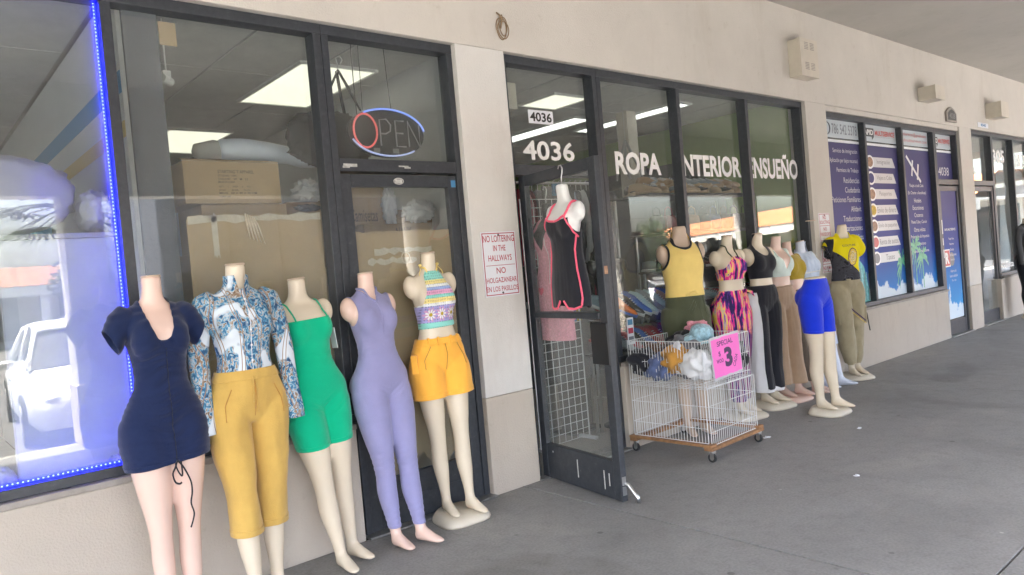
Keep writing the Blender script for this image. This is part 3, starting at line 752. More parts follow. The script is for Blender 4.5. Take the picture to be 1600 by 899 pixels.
# ------------------------------------------------------------------ inside the shops
def interior(x0, x1, wall_l, wall_r, z=3.07, back=None):
    fl = box("shop_floor", x0, x1, 0.2, 6.99, -0.005, 0.004, "floor_tile", bld)
    ce = empty("tile_ceiling", parent=bld)
    box("ceiling_grid", x0, x1, 0.21, 6.99, z + 0.012, z + 0.05, "tbar", ce)
    nx = max(1, round((x1 - x0) / 0.61)); ny = 6
    sx, sy = (x1 - x0) / nx, 6.78 / ny
    proto = None
    for i in range(nx):
        for j in range(ny):
            if proto is None:
                proto = box("ceiling_tile", -sx / 2 + 0.009, sx / 2 - 0.009, -sy / 2 + 0.009, sy / 2 - 0.009, 0, 0.011, "tile_ceiling", ce); t = proto
            else:
                t = proto.copy(); COL.objects.link(t); t.parent = ce
            t.location = (x0 + (i + .5) * sx, 0.21 + (j + .5) * sy, z)
    if wall_l: box("party_wall", x0 + 0.0, x0 + 0.03, 0.21, 6.98, 0.005, z, wall_l, bld)
    if wall_r: box("party_wall", x1 - 0.03, x1 - 0.0, 0.21, 6.98, 0.005, z, wall_r, bld)
    if back: box("back_panel", x0 + 0.03, x1 - 0.03, 6.94, 6.97, 0.005, z, back, bld)
interior(-5.5, 0.985, "interior_white", None, back="interior_white")
interior(1.185, 3.19, None, "interior_white", back="interior_grey")
interior(3.21, 7.66, "interior_grey", "interior_green", back="interior_olive")
interior(12.5, 17.4, "interior_white", "interior_white", back="interior_grey")
interior(7.9, 12.3, "interior_dark", "interior_dark", back="interior_dark")
# demising wall seen end-on between the first two bays, with painted bands on its left face
pw = box("party_wall", 1.0, 1.17, 0.155, 6.98, 0.0, 3.06, "interior_white", bld)
box("wall_end", 1.022, 1.185, 0.1245, 0.153, 0.7, 3.06, "column_slate", pw)
box("painted_band", 0.996, 0.9995, 0.16, 6.9, 2.55, 2.66, "stripe_blue", pw)
box("painted_band", 0.996, 0.9995, 0.16, 6.9, 2.33, 2.41, "stripe_yellow", pw)
box("display_floor", -5.5, 0.98, 0.205, 1.6, 0.1, 0.62, "interior_grey", bld)
def ceiling_light(x0, x1, y0, y1, z, label, tube=False):
    t = empty("ceiling_light", ((x0 + x1) / 2, (y0 + y1) / 2, z), label=label, cat="ceiling light", group="lit ceiling lights inside the shops")
    a, b = (x1 - x0) / 2, (y1 - y0) / 2
    mb = MB()
    for u0, u1, v0, v1 in ((-a, a, -b, -b + .02), (-a, a, b - .02, b), (-a, -a + .02, -b + .02, b - .02), (a - .02, a, -b + .02, b - .02)):
        mb.box(u0, u1, v0, v1, -0.02, 0.0)
    mb.build("light_frame", "white_enamel", t)
    box("diffuser", -a + .02, a - .02, -b + .02, b - .02, -0.012, -0.002, "light_tube" if tube else "light_diffuser", t)
    return t
ceiling_light(2.33, 2.95, 0.9, 2.1, 3.066, "lit panel light above the dark hanger in the upper left window")
ceiling_light(2.13, 2.73, 3.25, 4.4, 3.066, "lit panel light seen just above the stacked carton")
ceiling_light(3.72, 4.22, 1.75, 2.95, 3.066, "lit light behind the white box over the open doorway")
ceiling_light(4.78, 5.27, 0.9, 1.4, 3.066, "small lit light left of the window column")
ceiling_light(5.75, 6.05, 1.6, 4.2, 3.066, "long lit tube light in the ROPA window", True)
ceiling_light(6.35, 6.6, 0.7, 2.2, 3.066, "bright lit tube light right of the inner column", True)
ceiling_light(13.3, 13.6, 1.0, 3.4, 3.066, "lit tube light inside the far right shop", True)
ceiling_light(14.9, 15.2, 1.0, 3.4, 3.066, "second lit tube light in the far right shop behind its numerals", True)
box("inner_column", 6.13, 6.28, 1.2, 1.35, 0.005, 3.065, "box_cream", bld)
# ------------------------------------------------------------------ bodies and clothes (numpy meshes)
def loft(rings):
    n = len(rings[0]); V = [v for r in rings for v in r]; F = []
    for i in range(len(rings) - 1):
        for k in range(n):
            F.append((i * n + k, i * n + (k + 1) % n, (i + 1) * n + (k + 1) % n, (i + 1) * n + k))
    F.append(tuple(range(n))[::-1]); F.append(tuple((len(rings) - 1) * n + k for k in range(n)))
    return V, F
def hring(cx, cy, z, rx, yf, yb=None, n=28, e=2.25, tilt=0.0):
    yb = yf if yb is None else yb
    out = []
    for k in range(n):
        t = 2 * math.pi * k / n; c, s = math.cos(t), math.sin(t)
        x = math.copysign(abs(c) ** (2 / e), c) * rx
        y = math.copysign(abs(s) ** (2 / e), s) * (yb if s > 0 else yf)
        out.append((cx + x, cy + y, z + tilt * y))
    return out
def ell(c, r, n=16, m=10):
    rings = [[(c[0] + r[0] * math.sin(math.pi * j / m) * math.cos(2 * math.pi * k / n), c[1] + r[1] * math.sin(math.pi * j / m) * math.sin(2 * math.pi * k / n), c[2] - r[2] * math.cos(math.pi * j / m)) for k in range(n)] for j in range(m + 1)]
    rings[0] = [(c[0] + 1e-4 * math.cos(2 * math.pi * k / n), c[1] + 1e-4 * math.sin(2 * math.pi * k / n), c[2] - r[2]) for k in range(n)]
    rings[-1] = [(c[0] + 1e-4 * math.cos(2 * math.pi * k / n), c[1] + 1e-4 * math.sin(2 * math.pi * k / n), c[2] + r[2]) for k in range(n)]
    return loft(rings)
def limb(path, rads, n=16, flat=1.0):
    """tube along a path with per-point radius, horizontal-ish sections"""
    mb = MB(); P = [Vector(p) for p in path]; rings = []
    for i, p in enumerate(P):
        t = (P[min(i + 1, len(P) - 1)] - P[max(i - 1, 0)]).normalized()
        a = Vector((1, 0, 0)); a = (a - t * a.dot(t)).normalized(); b = t.cross(a)
        rings.append([tuple(p + a * math.cos(2 * math.pi * k / n) * rads[i] + b * math.sin(2 * math.pi * k / n) * rads[i] * flat) for k in range(n)])
    return loft(rings)
def interp(tab, z):
    zs = [t[0] for t in tab]
    if zs[0] > zs[-1]: tab = tab[::-1]; zs = zs[::-1]
    return [float(np.interp(z, zs, [t[i] for t in tab])) for i in range(1, len(tab[0]))]
def fuse(parts, voxel, smooth=13, fac=0.6):
    V = []; F = []
    for v, f in parts:
        k = len(V); V += v; F += [tuple(i + k for i in q) for q in f]
    me = bpy.data.meshes.new("tmp"); me.from_pydata(V, [], F)
    bm = bmesh.new(); bm.from_mesh(me)
    bmesh.ops.recalc_face_normals(bm, faces=bm.faces); bm.to_mesh(me); bm.free()
    o = bpy.data.objects.new("tmp", me); COL.objects.link(o)
    r = o.modifiers.new("r", 'REMESH'); r.mode = 'VOXEL'; r.voxel_size = voxel
    s = o.modifiers.new("s", 'SMOOTH'); s.iterations = smooth; s.factor = fac
    dg = bpy.context.evaluated_depsgraph_get(); dg.update()
    e = bpy.data.meshes.new_from_object(o.evaluated_get(dg))
    e.calc_loop_triangles()
    V = np.empty(len(e.vertices) * 3); e.vertices.foreach_get("co", V); V = V.reshape(-1, 3)
    Tt = np.empty(len(e.loop_triangles) * 3, dtype=np.int64); e.loop_triangles.foreach_get("vertices", Tt); Tt = Tt.reshape(-1, 3)
    bpy.data.objects.remove(o); bpy.data.meshes.remove(me); bpy.data.meshes.remove(e)
    return V, Tt
def vnormals(V, Tt):
    fn = np.cross(V[Tt[:, 1]] - V[Tt[:, 0]], V[Tt[:, 2]] - V[Tt[:, 0]])
    nn = np.zeros_like(V)
    for i in range(3): np.add.at(nn, Tt[:, i], fn)
    return nn / np.maximum(np.linalg.norm(nn, axis=1, keepdims=True), 1e-12)
def clip(V, Tt, g):
    """keep g<=0, cutting triangles exactly along g=0"""
    ins = g <= 0; c = ins[Tt].sum(1)
    out = [Tt[c == 3]]; edges = []; tri = []
    for lone_in in (True, False):
        sel = Tt[c == (1 if lone_in else 2)]
        if not len(sel): continue
        flag = ins[sel] if lone_in else ~ins[sel]
        k = flag.argmax(1)
        r = np.stack([sel[np.arange(len(sel)), (k + i) % 3] for i in range(3)], 1)
        tri.append((lone_in, r)); edges += [r[:, [0, 1]], r[:, [0, 2]]]
    if not edges: return V, out[0]
    E_ = np.sort(np.concatenate(edges), 1)
    ue, inv = np.unique(E_, axis=0, return_inverse=True); inv = inv.ravel()
    ga, gb = g[ue[:, 0]], g[ue[:, 1]]
    t = (ga / (ga - gb))[:, None]
    newV = V[ue[:, 0]] * (1 - t) + V[ue[:, 1]] * t
    base = len(V); pos = 0
    for lone_in, r in tri:
        n_ = len(r); a = base + inv[pos:pos + n_]; b = base + inv[pos + n_:pos + 2 * n_]; pos += 2 * n_
        if lone_in: out.append(np.stack([r[:, 0], a, b], 1))
        else:
            out.append(np.stack([a, r[:, 1], r[:, 2]], 1)); out.append(np.stack([a, r[:, 2], b], 1))
    V2 = np.concatenate([V, newV]); T2 = np.concatenate(out)
    used, inv2 = np.unique(T2, return_inverse=True)
    return V2[used], inv2.reshape(-1, 3)
TORSO = [  # z, half width, front depth, back depth, y shift
    (0.84, .150, .060, .085, .01), (.88, .170, .078, .105, .008), (.93, .182, .088, .118, .004), (.98, .176, .09, .108, 0), (1.03, .152, .085, .085, -.002),
    (1.08, .130, .080, .070, -.004), (1.12, .121, .078, .066, -.004), (1.17, .122, .084, .068, -.002), (1.23, .132, .098, .074, 0), (1.29, .143, .108, .08, .004),
    (1.345, .150, .104, .082, .008), (1.39, .150, .078, .074, .012), (1.42, .128, .052, .062, .016), (1.44, .088, .046, .055, .016), (1.46, .058, .046, .05, .012),
    (1.49, .050, .046, .047, .006), (1.53, .048, .045, .045, 0.0), (1.565, .050, .046, .046, -.004)]
LEGR = [(.95, .085), (.88, .100), (.82, .099), (.74, .091), (.66, .082), (.58, .071), (.52, .061), (.47, .057), (.42, .054), (.37, .055), (.31, .056), (.25, .051), (.19, .042), (.13, .035), (.09, .033), (.05, .034)]
def leg_center(s, z, pose, spread=1.0):
    fx, fy = pose[0 if s < 0 else 1]
    x = s * np.interp(z, [.08, .47, .9], [.060, .070, .090]) * spread
    t = np.interp(z, [.08, .47, .9], [1, .5, 0])
    bul = np.interp(z, [.1, .2, .31, .42, .5], [0, .006, .016, .002, 0])
    return x + fx * t, fy * t + bul + np.interp(z, [.5, .85], [0, .014])
def torso(k=(1, 1, 1), z0=0.0, z1=9, bust=1.0, stump=True, hip=1.0, male=False, butt=1.0):
    P = []
    rings = []
    for z, rx, yf, yb, cy in TORSO:
        if z0 <= z <= z1:
            h = 1 + (hip - 1) * max(0, 1 - abs(z - .94) / .14)
            if male:
                rx = np.interp(z, [.84, .98, 1.12, 1.3, 1.39, 1.44, 1.5], [.15, .16, .148, .172, .165, .1, .058]); yf = yf * 1.05
            rings.append(hring(0, cy, z, rx * h * k[0], yf * k[1], yb * (1 + (butt - 1) * max(0, 1 - abs(z - .93) / .12)) * k[1]))
    P.append(loft(rings))
    for s in (-1, 1):
        if z1 > 1.3 and not male:
            P.append(ell((s * .066, -.060, 1.288), (.070 * k[0], .054 * bust, .085)))
        if stump and z1 > 1.35:
            sx = .166 if not male else .182
            P.append(ell((s * (sx - .016), .012, 1.368), (.050, .054, .072)))
        if z0 < .93 and not male:
            P.append(ell((s * .082, .066, .925), (.088 * k[0], .075 * k[1] * butt, .088)))
    return P
def legs(pose, add=None, z0=.045, top=.95, spread=1.13, foot=True):
    P = []
    for s in (-1, 1):
        rings = []
        zs = [z for z in np.arange(top, z0 - .001, -.035)] + [z0]
        for z in zs:
            r = interp(LEGR, z)[0]
            cx, cy = leg_center(s, z, pose, spread)
            a = add(z) if add else (0, 0)
            rx, ry = r + a[0], r * np.interp(z, [.5, .8, .95], [1.03, .97, .9]) + a[1]
            rings.append(hring(cx, cy, z, rx, ry, n=20, e=2.0))
        P.append(loft(rings[::-1]))
        if foot:
            cx, cy = leg_center(s, .06, pose, spread)
            prof = [(.046, .032, .012, .02), (.032, .036, .028, .034), (.0, .048, .032, .047), (-.04, .042, .034, .041), (-.085, .028, .037, .027), (-.125, .019, .037, .018), (-.155, .015, .031, .013), (-.172, .013, .018, .009)]
            rings = []
            for yo, zc, rx, rz in prof:
                sx = cx + s * (-yo) * 0.10
                rings.append([(sx + rx * math.cos(2 * math.pi * q / 14), cy + yo, zc + rz * math.sin(2 * math.pi * q / 14)) for q in range(14)])
            P.append(loft(rings))
    return P
P0 = ((0, 0), (0, 0)); P1 = ((0, -.07), (0, .01)); P2 = ((0, .0), (.005, -.075))
_vol = {}
def vol(key):
    if key in _vol: return _vol[key]
    k, *a = key.split()
    pose = {'0': P0, '1': P1, '2': P2}[a[0]] if a else P0
    vx = 0.0095
    if k == "curvy": r = fuse(torso(hip=1.06, butt=1.12) + legs(pose, lambda z: (.008 * max(0, 1 - abs(z - .75) / .35), .008 * max(0, 1 - abs(z - .75) / .35)), spread=1.04), vx)
    elif k == "body": r = fuse(torso() + legs(pose), vx)
    elif k == "bodywide": r = fuse(torso() + legs(pose, lambda z: (-.006, -.006) if z > .5 else (0, 0), spread=1.22), vx)
    elif k == "male": r = fuse(torso(male=True, stump=True) + legs(pose, lambda z: (.004, .004)), vx)
    elif k == "half": r = fuse(torso(z1=1.09, hip=1.03, butt=1.2) + legs(pose, lambda z: (.006, .006)), vx)
    elif k == "bust": r = fuse(torso(z0=1.03, bust=1.0), vx)
    elif k == "dress":
        P = torso(hip=1.07, butt=1.12)
        P.append(loft([hring(0, c, z, x, f, b) for z, x, f, b, c in ((.66, .160, .088, .10, -.005), (.72, .164, .09, .105, -.002), (.80, .172, .092, .118, 0), (.9, .18, .094, .124, .003))]))
        P += legs(pose, lambda z: (.016, .016), foot=False, z0=.64)
        for s in (-1, 1):
            P.append(limb([(s * .12, .012, 1.395), (s * .165, .01, 1.375), (s * .20, .005, 1.32), (s * .228, .0, 1.265)], [.05, .054, .050, .05]))
        r = fuse(P, .0095, 9)
    elif k == "blouse":
        P = torso(k=(1.05, 1.08, 1), z0=1.02)
        P.append(limb([(0, .012, 1.43), (0, .006, 1.47), (0, .0, 1.515)], [.066, .06, .06], flat=.95))
        for s in (-1, 1):
            P.append(limb([(s * .12, .014, 1.40), (s * .168, .012, 1.385), (s * .20, .01, 1.30), (s * .222, .004, 1.18), (s * .228, -.012, 1.05), (s * .232, -.03, .92), (s * .236, -.045, .80)], [.055, .06, .052, .048, .046, .044, .047], flat=.62))
        r = fuse(P, .0095, 9)
    elif k == "tee":
        P = torso(k=(1.05, 1.1, 1), male=True, z0=.92)
        for s in (-1, 1):
            P.append(limb([(s * .12, .014, 1.40), (s * .175, .012, 1.385), (s * .215, .006, 1.32), (s * .245, .0, 1.24)], [.056, .062, .06, .06]))
        r = fuse(P, .0095, 9)
    elif k == "tank": r = fuse(torso(k=(1.03, 1.12, 1), male=True, z0=.9), .0095, 9)
    elif k == "slacks": r = fuse(torso(k=(1.03, 1.05, 1), z1=1.12, hip=1.03) + legs(pose, lambda z: (np.interp(z, [.1, .33, .5, .8, .95], [.016, .015, .010, .002, .006]),) * 2, spread=1.22, foot=False, z0=.1), vx, 9)
    elif k == "cargo": r = fuse(torso(k=(1.02, 1.05, 1), z1=1.1, male=True) + legs(pose, lambda z: (np.interp(z, [.1, .16, .3, .5, .8, .95], [.012, .026, .034, .028, .02, .008]),) * 2, foot=False, z0=.1), vx, 9)
    elif k == "wide": r = fuse(torso(k=(1.02, 1.03, 1), z1=1.1) + legs(pose, lambda z: (np.interp(z, [.1, .3, .5, .8, .95], [.052, .032, .024, .008, .004]), np.interp(z, [.1, .3, .5, .8, .95], [.07, .042, .03, .01, .004])), foot=False, z0=.1), vx, 9)
    elif k == "straight": r = fuse(torso(k=(1.02, 1.03, 1), z1=1.1) + legs(pose, lambda z: (np.interp(z, [.1, .3, .5, .8, .95], [.026, .014, .014, .008, .004]),) * 2, foot=False, z0=.1), vx, 9)
    elif k == "shorts": r = fuse(torso(k=(1.05, 1.1, 1), z1=1.12, hip=1.02) + legs(pose, lambda z: (np.interp(z, [.6, .7, .85, .95], [.044, .034, .02, .008]),) * 2, foot=False, z0=.6), vx, 9)
    elif k == "skirt": r = fuse(torso(k=(1.03, 1.06, 1), z1=1.12, male=True) + legs(pose, lambda z: (.012, .012), foot=False, z0=.6) + [loft([hring(0, c, z, x, f, b) for z, x, f, b, c in ((.60, .205, .125, .135, -.005), (.75, .198, .118, .13, -.002), (.86, .188, .108, .122, 0), (.95, .172, .098, .112, .003))])], vx, 9)
    elif k == "gown": r = fuse(torso(k=(1.05, 1.1, 1)) + [loft([hring(0, c, z, x, f, b) for z, x, f, b, c in ((.40, .17, .12, .12, -.01), (.6, .175, .115, .12, -.005), (.8, .18, .105, .12, 0), (.95, .175, .098, .11, .003))])], vx, 9)
    elif k == "romper":
        P = torso(z0=.99, bust=1.0)
        P.append(loft([hring(0, c, z, x, f, b) for z, x, f, b, c in ((.70, .178, .085, .085, 0), (.8, .178, .09, .095, 0), (.9, .172, .09, .095, 0), (1.0, .154, .085, .085, 0), (1.1, .136, .084, .078, 0), (1.2, .138, .09, .08, 0), (1.3, .145, .1, .084, 0), (1.37, .146, .08, .08, .004))]))
        r = fuse(P, vx, 12)
    elif k == "slip": r = fuse(torso(z0=.9) + [loft([hring(0, c, z, x, f, b) for z, x, f, b, c in ((.46, .215, .09, .09, -.01), (.7, .19, .09, .1, -.005), (.95, .178, .092, .11, 0))])], vx, 9)
    _vol[key] = r
    return r
def wrinkle(V, kind, amp):
    out = np.zeros(len(V))
    if kind == "ruched":
        x, z = V[:, 0], V[:, 2]
        f = np.exp(-(x / .06) ** 2) * .6 + .35
        out = np.sin(z * 175 + 3.0 * np.sin(x * 22 + z * 9) + 2.0 * np.sin(z * 31)) * f * amp - np.exp(-(x / .008) ** 2) * .0025 * (V[:, 1] < 0)
    elif kind == "stretch":
        x, y, z = V[:, 0], V[:, 1], V[:, 2]
        ax = np.abs(x)
        w1 = np.exp(-((z - .865) / .05) ** 2) * np.exp(-((ax - .05) / .07) ** 2) * (y < .02)
        w2 = np.exp(-((z - .47) / .07) ** 2) + .9 * np.exp(-((z - .17) / .06) ** 2) + .6 * np.exp(-((z - 1.12) / .06) ** 2)
        out = amp * (w1 * np.sin((z - ax * .55) * 210) + .8 * w2 * np.sin(z * 190 + 2.5 * np.sin(x * 40) + 6 * y))
        out += np.array([noise.noise((v[0] * 8, v[1] * 8, v[2] * 16)) for v in V]) * amp * .7
    else:
        sc = {"loose": (13, 13, 6), "folds": (26, 26, 3.0), "cross": (9, 9, 20), "fine": (30, 30, 30)}[kind]
        for i, v in enumerate(V):
            out[i] = noise.noise((v[0] * sc[0], v[1] * sc[1], v[2] * sc[2])) * amp + noise.noise((v[0] * sc[0] * 2.3, v[1] * sc[1] * 2.3 + 5, v[2] * sc[2] * 2.3)) * amp * .4
    return out
def solid_mesh(name, V, Tt, m, parent, thick=0.0):
    me = bpy.data.meshes.new(name)
    me.vertices.add(len(V)); me.vertices.foreach_set("co", np.ascontiguousarray(V, dtype=np.float32).ravel())
    me.loops.add(len(Tt) * 3); me.loops.foreach_set("vertex_index", Tt.astype(np.int32).ravel())
    me.polygons.add(len(Tt)); me.polygons.foreach_set("loop_start", np.arange(0, len(Tt) * 3, 3, dtype=np.int32)); me.polygons.foreach_set("loop_total", np.full(len(Tt), 3, dtype=np.int32))
    me.update(calc_edges=True); me.validate(); me.shade_smooth(); me.materials.append(M[m])
    o = link(bpy.data.objects.new(name, me), parent)
    if thick:
        s = o.modifiers.new("thickness", 'SOLIDIFY'); s.thickness = thick; s.offset = -1
    return o
_body_mesh = {}
def skin_part(key, m, parent, name="body", cuts=()):
    kk = (key, m, len(cuts))
    if kk in _body_mesh and not cuts:
        return link(bpy.data.objects.new(name, _body_mesh[kk]), parent)
    V, Tt = vol(key)
    o = solid_mesh(name, V, Tt, m, parent); _body_mesh[kk] = o.data
    return o
last_garment = {}
def garment(name, key, m, parent, cuts, off=0.004, wr=None, label=None, thick=0.0025, shift=None):
    V, Tt = vol(key)
    nn = vnormals(V, Tt)
    d = np.full(len(V), off)
    if wr: d = d + wrinkle(V, *wr)
    W = V + nn * d[:, None]
    for c in cuts:
        W, Tt = clip(W, Tt, np.asarray(c(W[:, 0], W[:, 1], W[:, 2]), dtype=float))
    o = solid_mesh(name, W, Tt, m, parent, thick)
    if label: o["label"] = label
    last_garment[name] = BVHTree.FromPolygons([Vector(v) for v in W], [tuple(int(i) for i in t) for t in Tt])
    return o
def project(bv, pts, lift=0.003, y=-1.0):
    out = []
    for x, z in pts:
        h = bv.ray_cast(Vector((x, y, z)), Vector((0, 1, 0)))
        out.append((x, (h[0].y if h[0] else -.1) - lift, z))
    return out
def onto(bv, pts, lift=.003):
    out = []
    for q in pts:
        h = bv.find_nearest(Vector(q)); nrm = (Vector(q) - h[0])
        n_ = h[1]
        out.append(h[0] + n_ * lift)
    return out
def strap(name, key, pts, r, m, parent, lift=.003, closed=False, sub=6):
    V, Tt = vol(key)
    bk = ("bvh", key)
    if bk not in _vol: _vol[bk] = BVHTree.FromPolygons([Vector(v) for v in V], [tuple(int(i) for i in t) for t in Tt])
    P = []
    for a, b in zip(pts, pts[1:]):
        P += [Vector(a).lerp(Vector(b), i / sub) for i in range(sub)]
    P.append(Vector(pts[-1]))
    return MB().tube(onto(_vol[bk], P, lift), r, 6).build(name, m, parent, True)
# cut helpers: keep where the value is <= 0
above = lambda z0: (lambda x, y, z: z0 - z)
below = lambda z1: (lambda x, y, z: z - z1)
def hem(z1, k=0.0, kx=0.0): return lambda x, y, z: z1 + k * y + kx * x - z
def front(f):  # cut only the front half
    return lambda x, y, z: np.where(y < .03, f(x, y, z), -1.0)
def armholes(c=(.172, .01, 1.365), r=(.05, .09, .085)):
    return lambda x, y, z: 1 - (((np.abs(x) - c[0]) / r[0]) ** 2 + ((y - c[1]) / r[1]) ** 2 + ((z - c[2]) / r[2]) ** 2)
def scoop(z0, hw, y0=.02, p=2.0): # U-shaped neckline, lowest at z0, half width hw at the top
    return lambda x, y, z: np.where(y < y0, z - (z0 + (np.abs(x) / hw) ** p * .14), -1.0)
def neckhole(r=.066, z0=1.40):
    return lambda x, y, z: np.where(z > z0, r - np.sqrt(x * x + (y - .005) ** 2), -1.0)
no_arms = lambda xm: (lambda x, y, z: np.abs(x) - xm)
def base_plate(parent, m="base_cream", w=.36, d=.34, cy=-.045, h=.055, name="base"):
    rings = []
    for z, k in ((0.001, .97), (.012, 1.0), (.024, .98), (h - .008, .86), (h, .80)):
        rg = []
        for q in range(36):
            t = 2 * math.pi * q / 36; c, s = math.cos(t), math.sin(t)
            x = math.copysign(abs(c) ** .62, c) * w / 2 * k; y = math.copysign(abs(s) ** .62, s) * d / 2 * k
            zz = z * (1.0 + .25 * (y / (d / 2))) if z > .03 else z
            rg.append((x * (1 - .15 * y / d), cy + y, zz))
        rings.append(rg)
    V, F = loft(rings)
    return mesh_obj(name, V, F, m, parent, True)
def hemband(t, l, key, m, cuts, zf, off, wr=None, hgt=.02):
    if key.startswith("dress"): return G(t, l, "hem", key, m, list(cuts) + [lambda x, y, z: z - zf(x, y) - hgt], off=off, wr=wr)
    for s_ in (-1, 1): G(t, l, "hem", key, m, list(cuts) + [lambda x, y, z: z - zf(x, y) - hgt, lambda x, y, z: -x * s_], off=off, wr=wr)
def figure(label, body, skin, loc, rz=0.0, s=1.0, lean=(0, 0), base=None, name="mannequin", cat="mannequin", group="dressed mannequins standing along the shop windows"):
    t = empty(name, loc, rz, label=label, cat=cat, group=group)
    t.rotation_euler = (lean[0], lean[1], rz)
    t.scale = (s, s, s)
    lift = 0.0
    if base: base_plate(t, base); lift = .05
    q = skin_part(body, skin, t); q.location.z = lift
    if body != "half":
        V, F = loft([hring(0, -.004, z, .047 * k, .043 * k, n=24) for z, k in ((1.558, 1.0), (1.563, 1.02), (1.5665, .93))])
        c = mesh_obj("neck_cap", V, F, "skin_tan", t, True); c.location.z = lift
    return t, lift
def G(t, lift, *a, **k):
    o = garment(a[0], a[1], a[2], t, *a[3:], **k); o.location.z = lift; return o

# 1 navy ruched dress
t, l = figure("headless mannequin in a short navy ruched dress with a dangling drawstring, at the far left", "curvy 0", "skin_pink", (0.925, -.30, 0), R(3), 1.035)
G(t, l, "dress", "dress 0", "navy", [hem(.755, 0, .06), scoop(1.285, .07, p=3.0), neckhole(.068, 1.43), lambda x, y, z: np.where(z > 1.2, np.abs(x) - (.250 - (1.33 - z) * .6 - .012), -1)], off=.009, wr=("ruched", .0048))
hemband(t, l, "dress 0", "navy", [hem(.755, 0, .06)], lambda x, y: .755 + .06 * x, .0108, ("ruched", .0048), .02)
bv = last_garment["dress"]
MB().tube(project(bv, [(.006 + .001 * math.sin(z * 40), z) for z in np.linspace(1.25, .76, 30)], .0015), .0022, 5).build("seam", "black_fabric", t, True)
def cord(pts, r, m, nm="drawstring"):
    P = []
    pts = [Vector(p) for p in pts]
    for i in range(len(pts) - 1):
        a, b = pts[i], pts[i + 1]; pa, pb = pts[max(i - 1, 0)], pts[min(i + 2, len(pts) - 1)]
        for k in range(5):
            u = k / 5
            P.append(0.5 * ((2 * a) + (b - pa) * u + (2 * pa - 5 * a + 4 * b - pb) * u * u + (3 * a - pa - 3 * b + pb) * u ** 3))
    P.append(pts[-1])
    return MB().tube(P, r, 6).build(nm, m, t, True)
cord([(.005, -.105, .765), (-.012, -.118, .74), (-.028, -.12, .715), (-.02, -.122, .68), (.0, -.12, .668), (.012, -.12, .672)], .0045, "black_fabric")
cord([(.008, -.105, .765), (.03, -.118, .73), (.055, -.122, .67), (.058, -.12, .62), (.048, -.118, .575), (.058, -.118, .53), (.05, -.118, .50), (.035, -.118, .47)], .0042, "black_fabric")
cord([(.012, -.11, .765), (-.01, -.122, .755), (.0, -.122, .72), (.018, -.12, .70), (.02, -.115, .76)], .004, "black_fabric")

t.scale = (.86, .93, 1.03)
# 2 blue print blouse and mustard trousers
t, l = figure("headless mannequin in a blue printed long sleeved blouse with mustard cropped trousers", "bodywide 1", "skin_cream", (1.315, -.27, 0), R(2), 1.05)
base_plate(t, "base_cream", w=.34, d=.3)
G(t, l, "blouse", "blouse 0", "blouse_print", [lambda x, y, z: np.where(np.abs(x) < .16, 1.045 - z, -1), hem(.815), below(1.512), lambda x, y, z: np.where((z > 1.44) & (y < 0), .012 + (z - 1.44) * .25 - np.abs(x), -1)], off=.004, wr=("loose", .005))
MB().tube(project(last_garment["blouse"], [(.004, z) for z in np.linspace(1.44, 1.06, 24)], .0), .0018, 4).build("placket", "sign_white", t, True)
for z in (1.40, 1.33, 1.26, 1.19, 1.12):
    c = project(last_garment["blouse"], [(.004, z)], .002)[0]
    MB().add(*ell(c, (.006, .003, .006), 8, 4)).build("button", "skin_white", t, True)
G(t, l, "trousers", "slacks 1", "mustard", [below(1.065), hem(.335)], off=.007, wr=("loose", .009))
hemband(t, l, "slacks 1", "mustard", [hem(.335)], lambda x, y: .335, .0095, ("loose", .009), .03)
G(t, l, "waistband", "slacks 1", "mustard", [below(1.08), above(1.035)], off=.016, wr=("folds", .006))
bv = last_garment["trousers"]
MB().tube(project(bv, [(.0, 1.0), (.002, .93), (.0, .87), (.0, .83)], .001), .0022, 5).build("seam", "caramel", t, True)
for xs in ([(-.11, 1.0), (-.145, .93), (-.15, .86)], [(.11, 1.0), (.145, .93), (.15, .86)], [(.0, 1.03), (.004, .97), (-.002, .90)]):
    MB().tube(project(bv, xs, .002), .0022, 5).build("seam", "caramel", t, True)
for xx, zz in ((-.012, .93), (.014, .88)):
    cord([project(bv, [(xx * .4, 1.05)], .004)[0], project(bv, [(xx * .8, .99)], .006)[0], project(bv, [(xx, zz)], .006)[0]], .0025, "mustard")

t.scale = (.95, 1.0, 1.05)
# 3 green romper
t, l = figure("headless mannequin in a bright green strappy romper with shorts", "curvy 1", "skin_cream", (1.80, -.17, 0), R(4), .995, lean=(R(-3.0), R(-3.6)))
G(t, l, "romper", "curvy 1", "green", [hem(.655, .05), lambda x, y, z: np.where(y < .035, z - (1.338 + .10 * (x * x)), z - 1.30), lambda x, y, z: 1 - (((np.abs(x) - .19) / .062) ** 2 + ((y - .0) / .085) ** 2 + ((z - 1.36) / .12) ** 2)], off=.005, wr=("stretch", .0026))
hemband(t, l, "curvy 1", "green", [hem(.655, .05)], lambda x, y: .655 + .05 * y, .0072, ("stretch", .0026), .022)
for s in (-1, 1):
    strap("strap", "curvy 1", [(s * .095, -.10, 1.33), (s * .10, -.075, 1.39), (s * .098, -.03, 1.425), (s * .095, .03, 1.43), (s * .085, .08, 1.38), (s * .07, .09, 1.30)], .0045, "green", t, .005)
box("price_tag", .175, .178, -.02, .035, 1.15, 1.265, "sign_white", t)

t.scale = (.95, .98, .995)
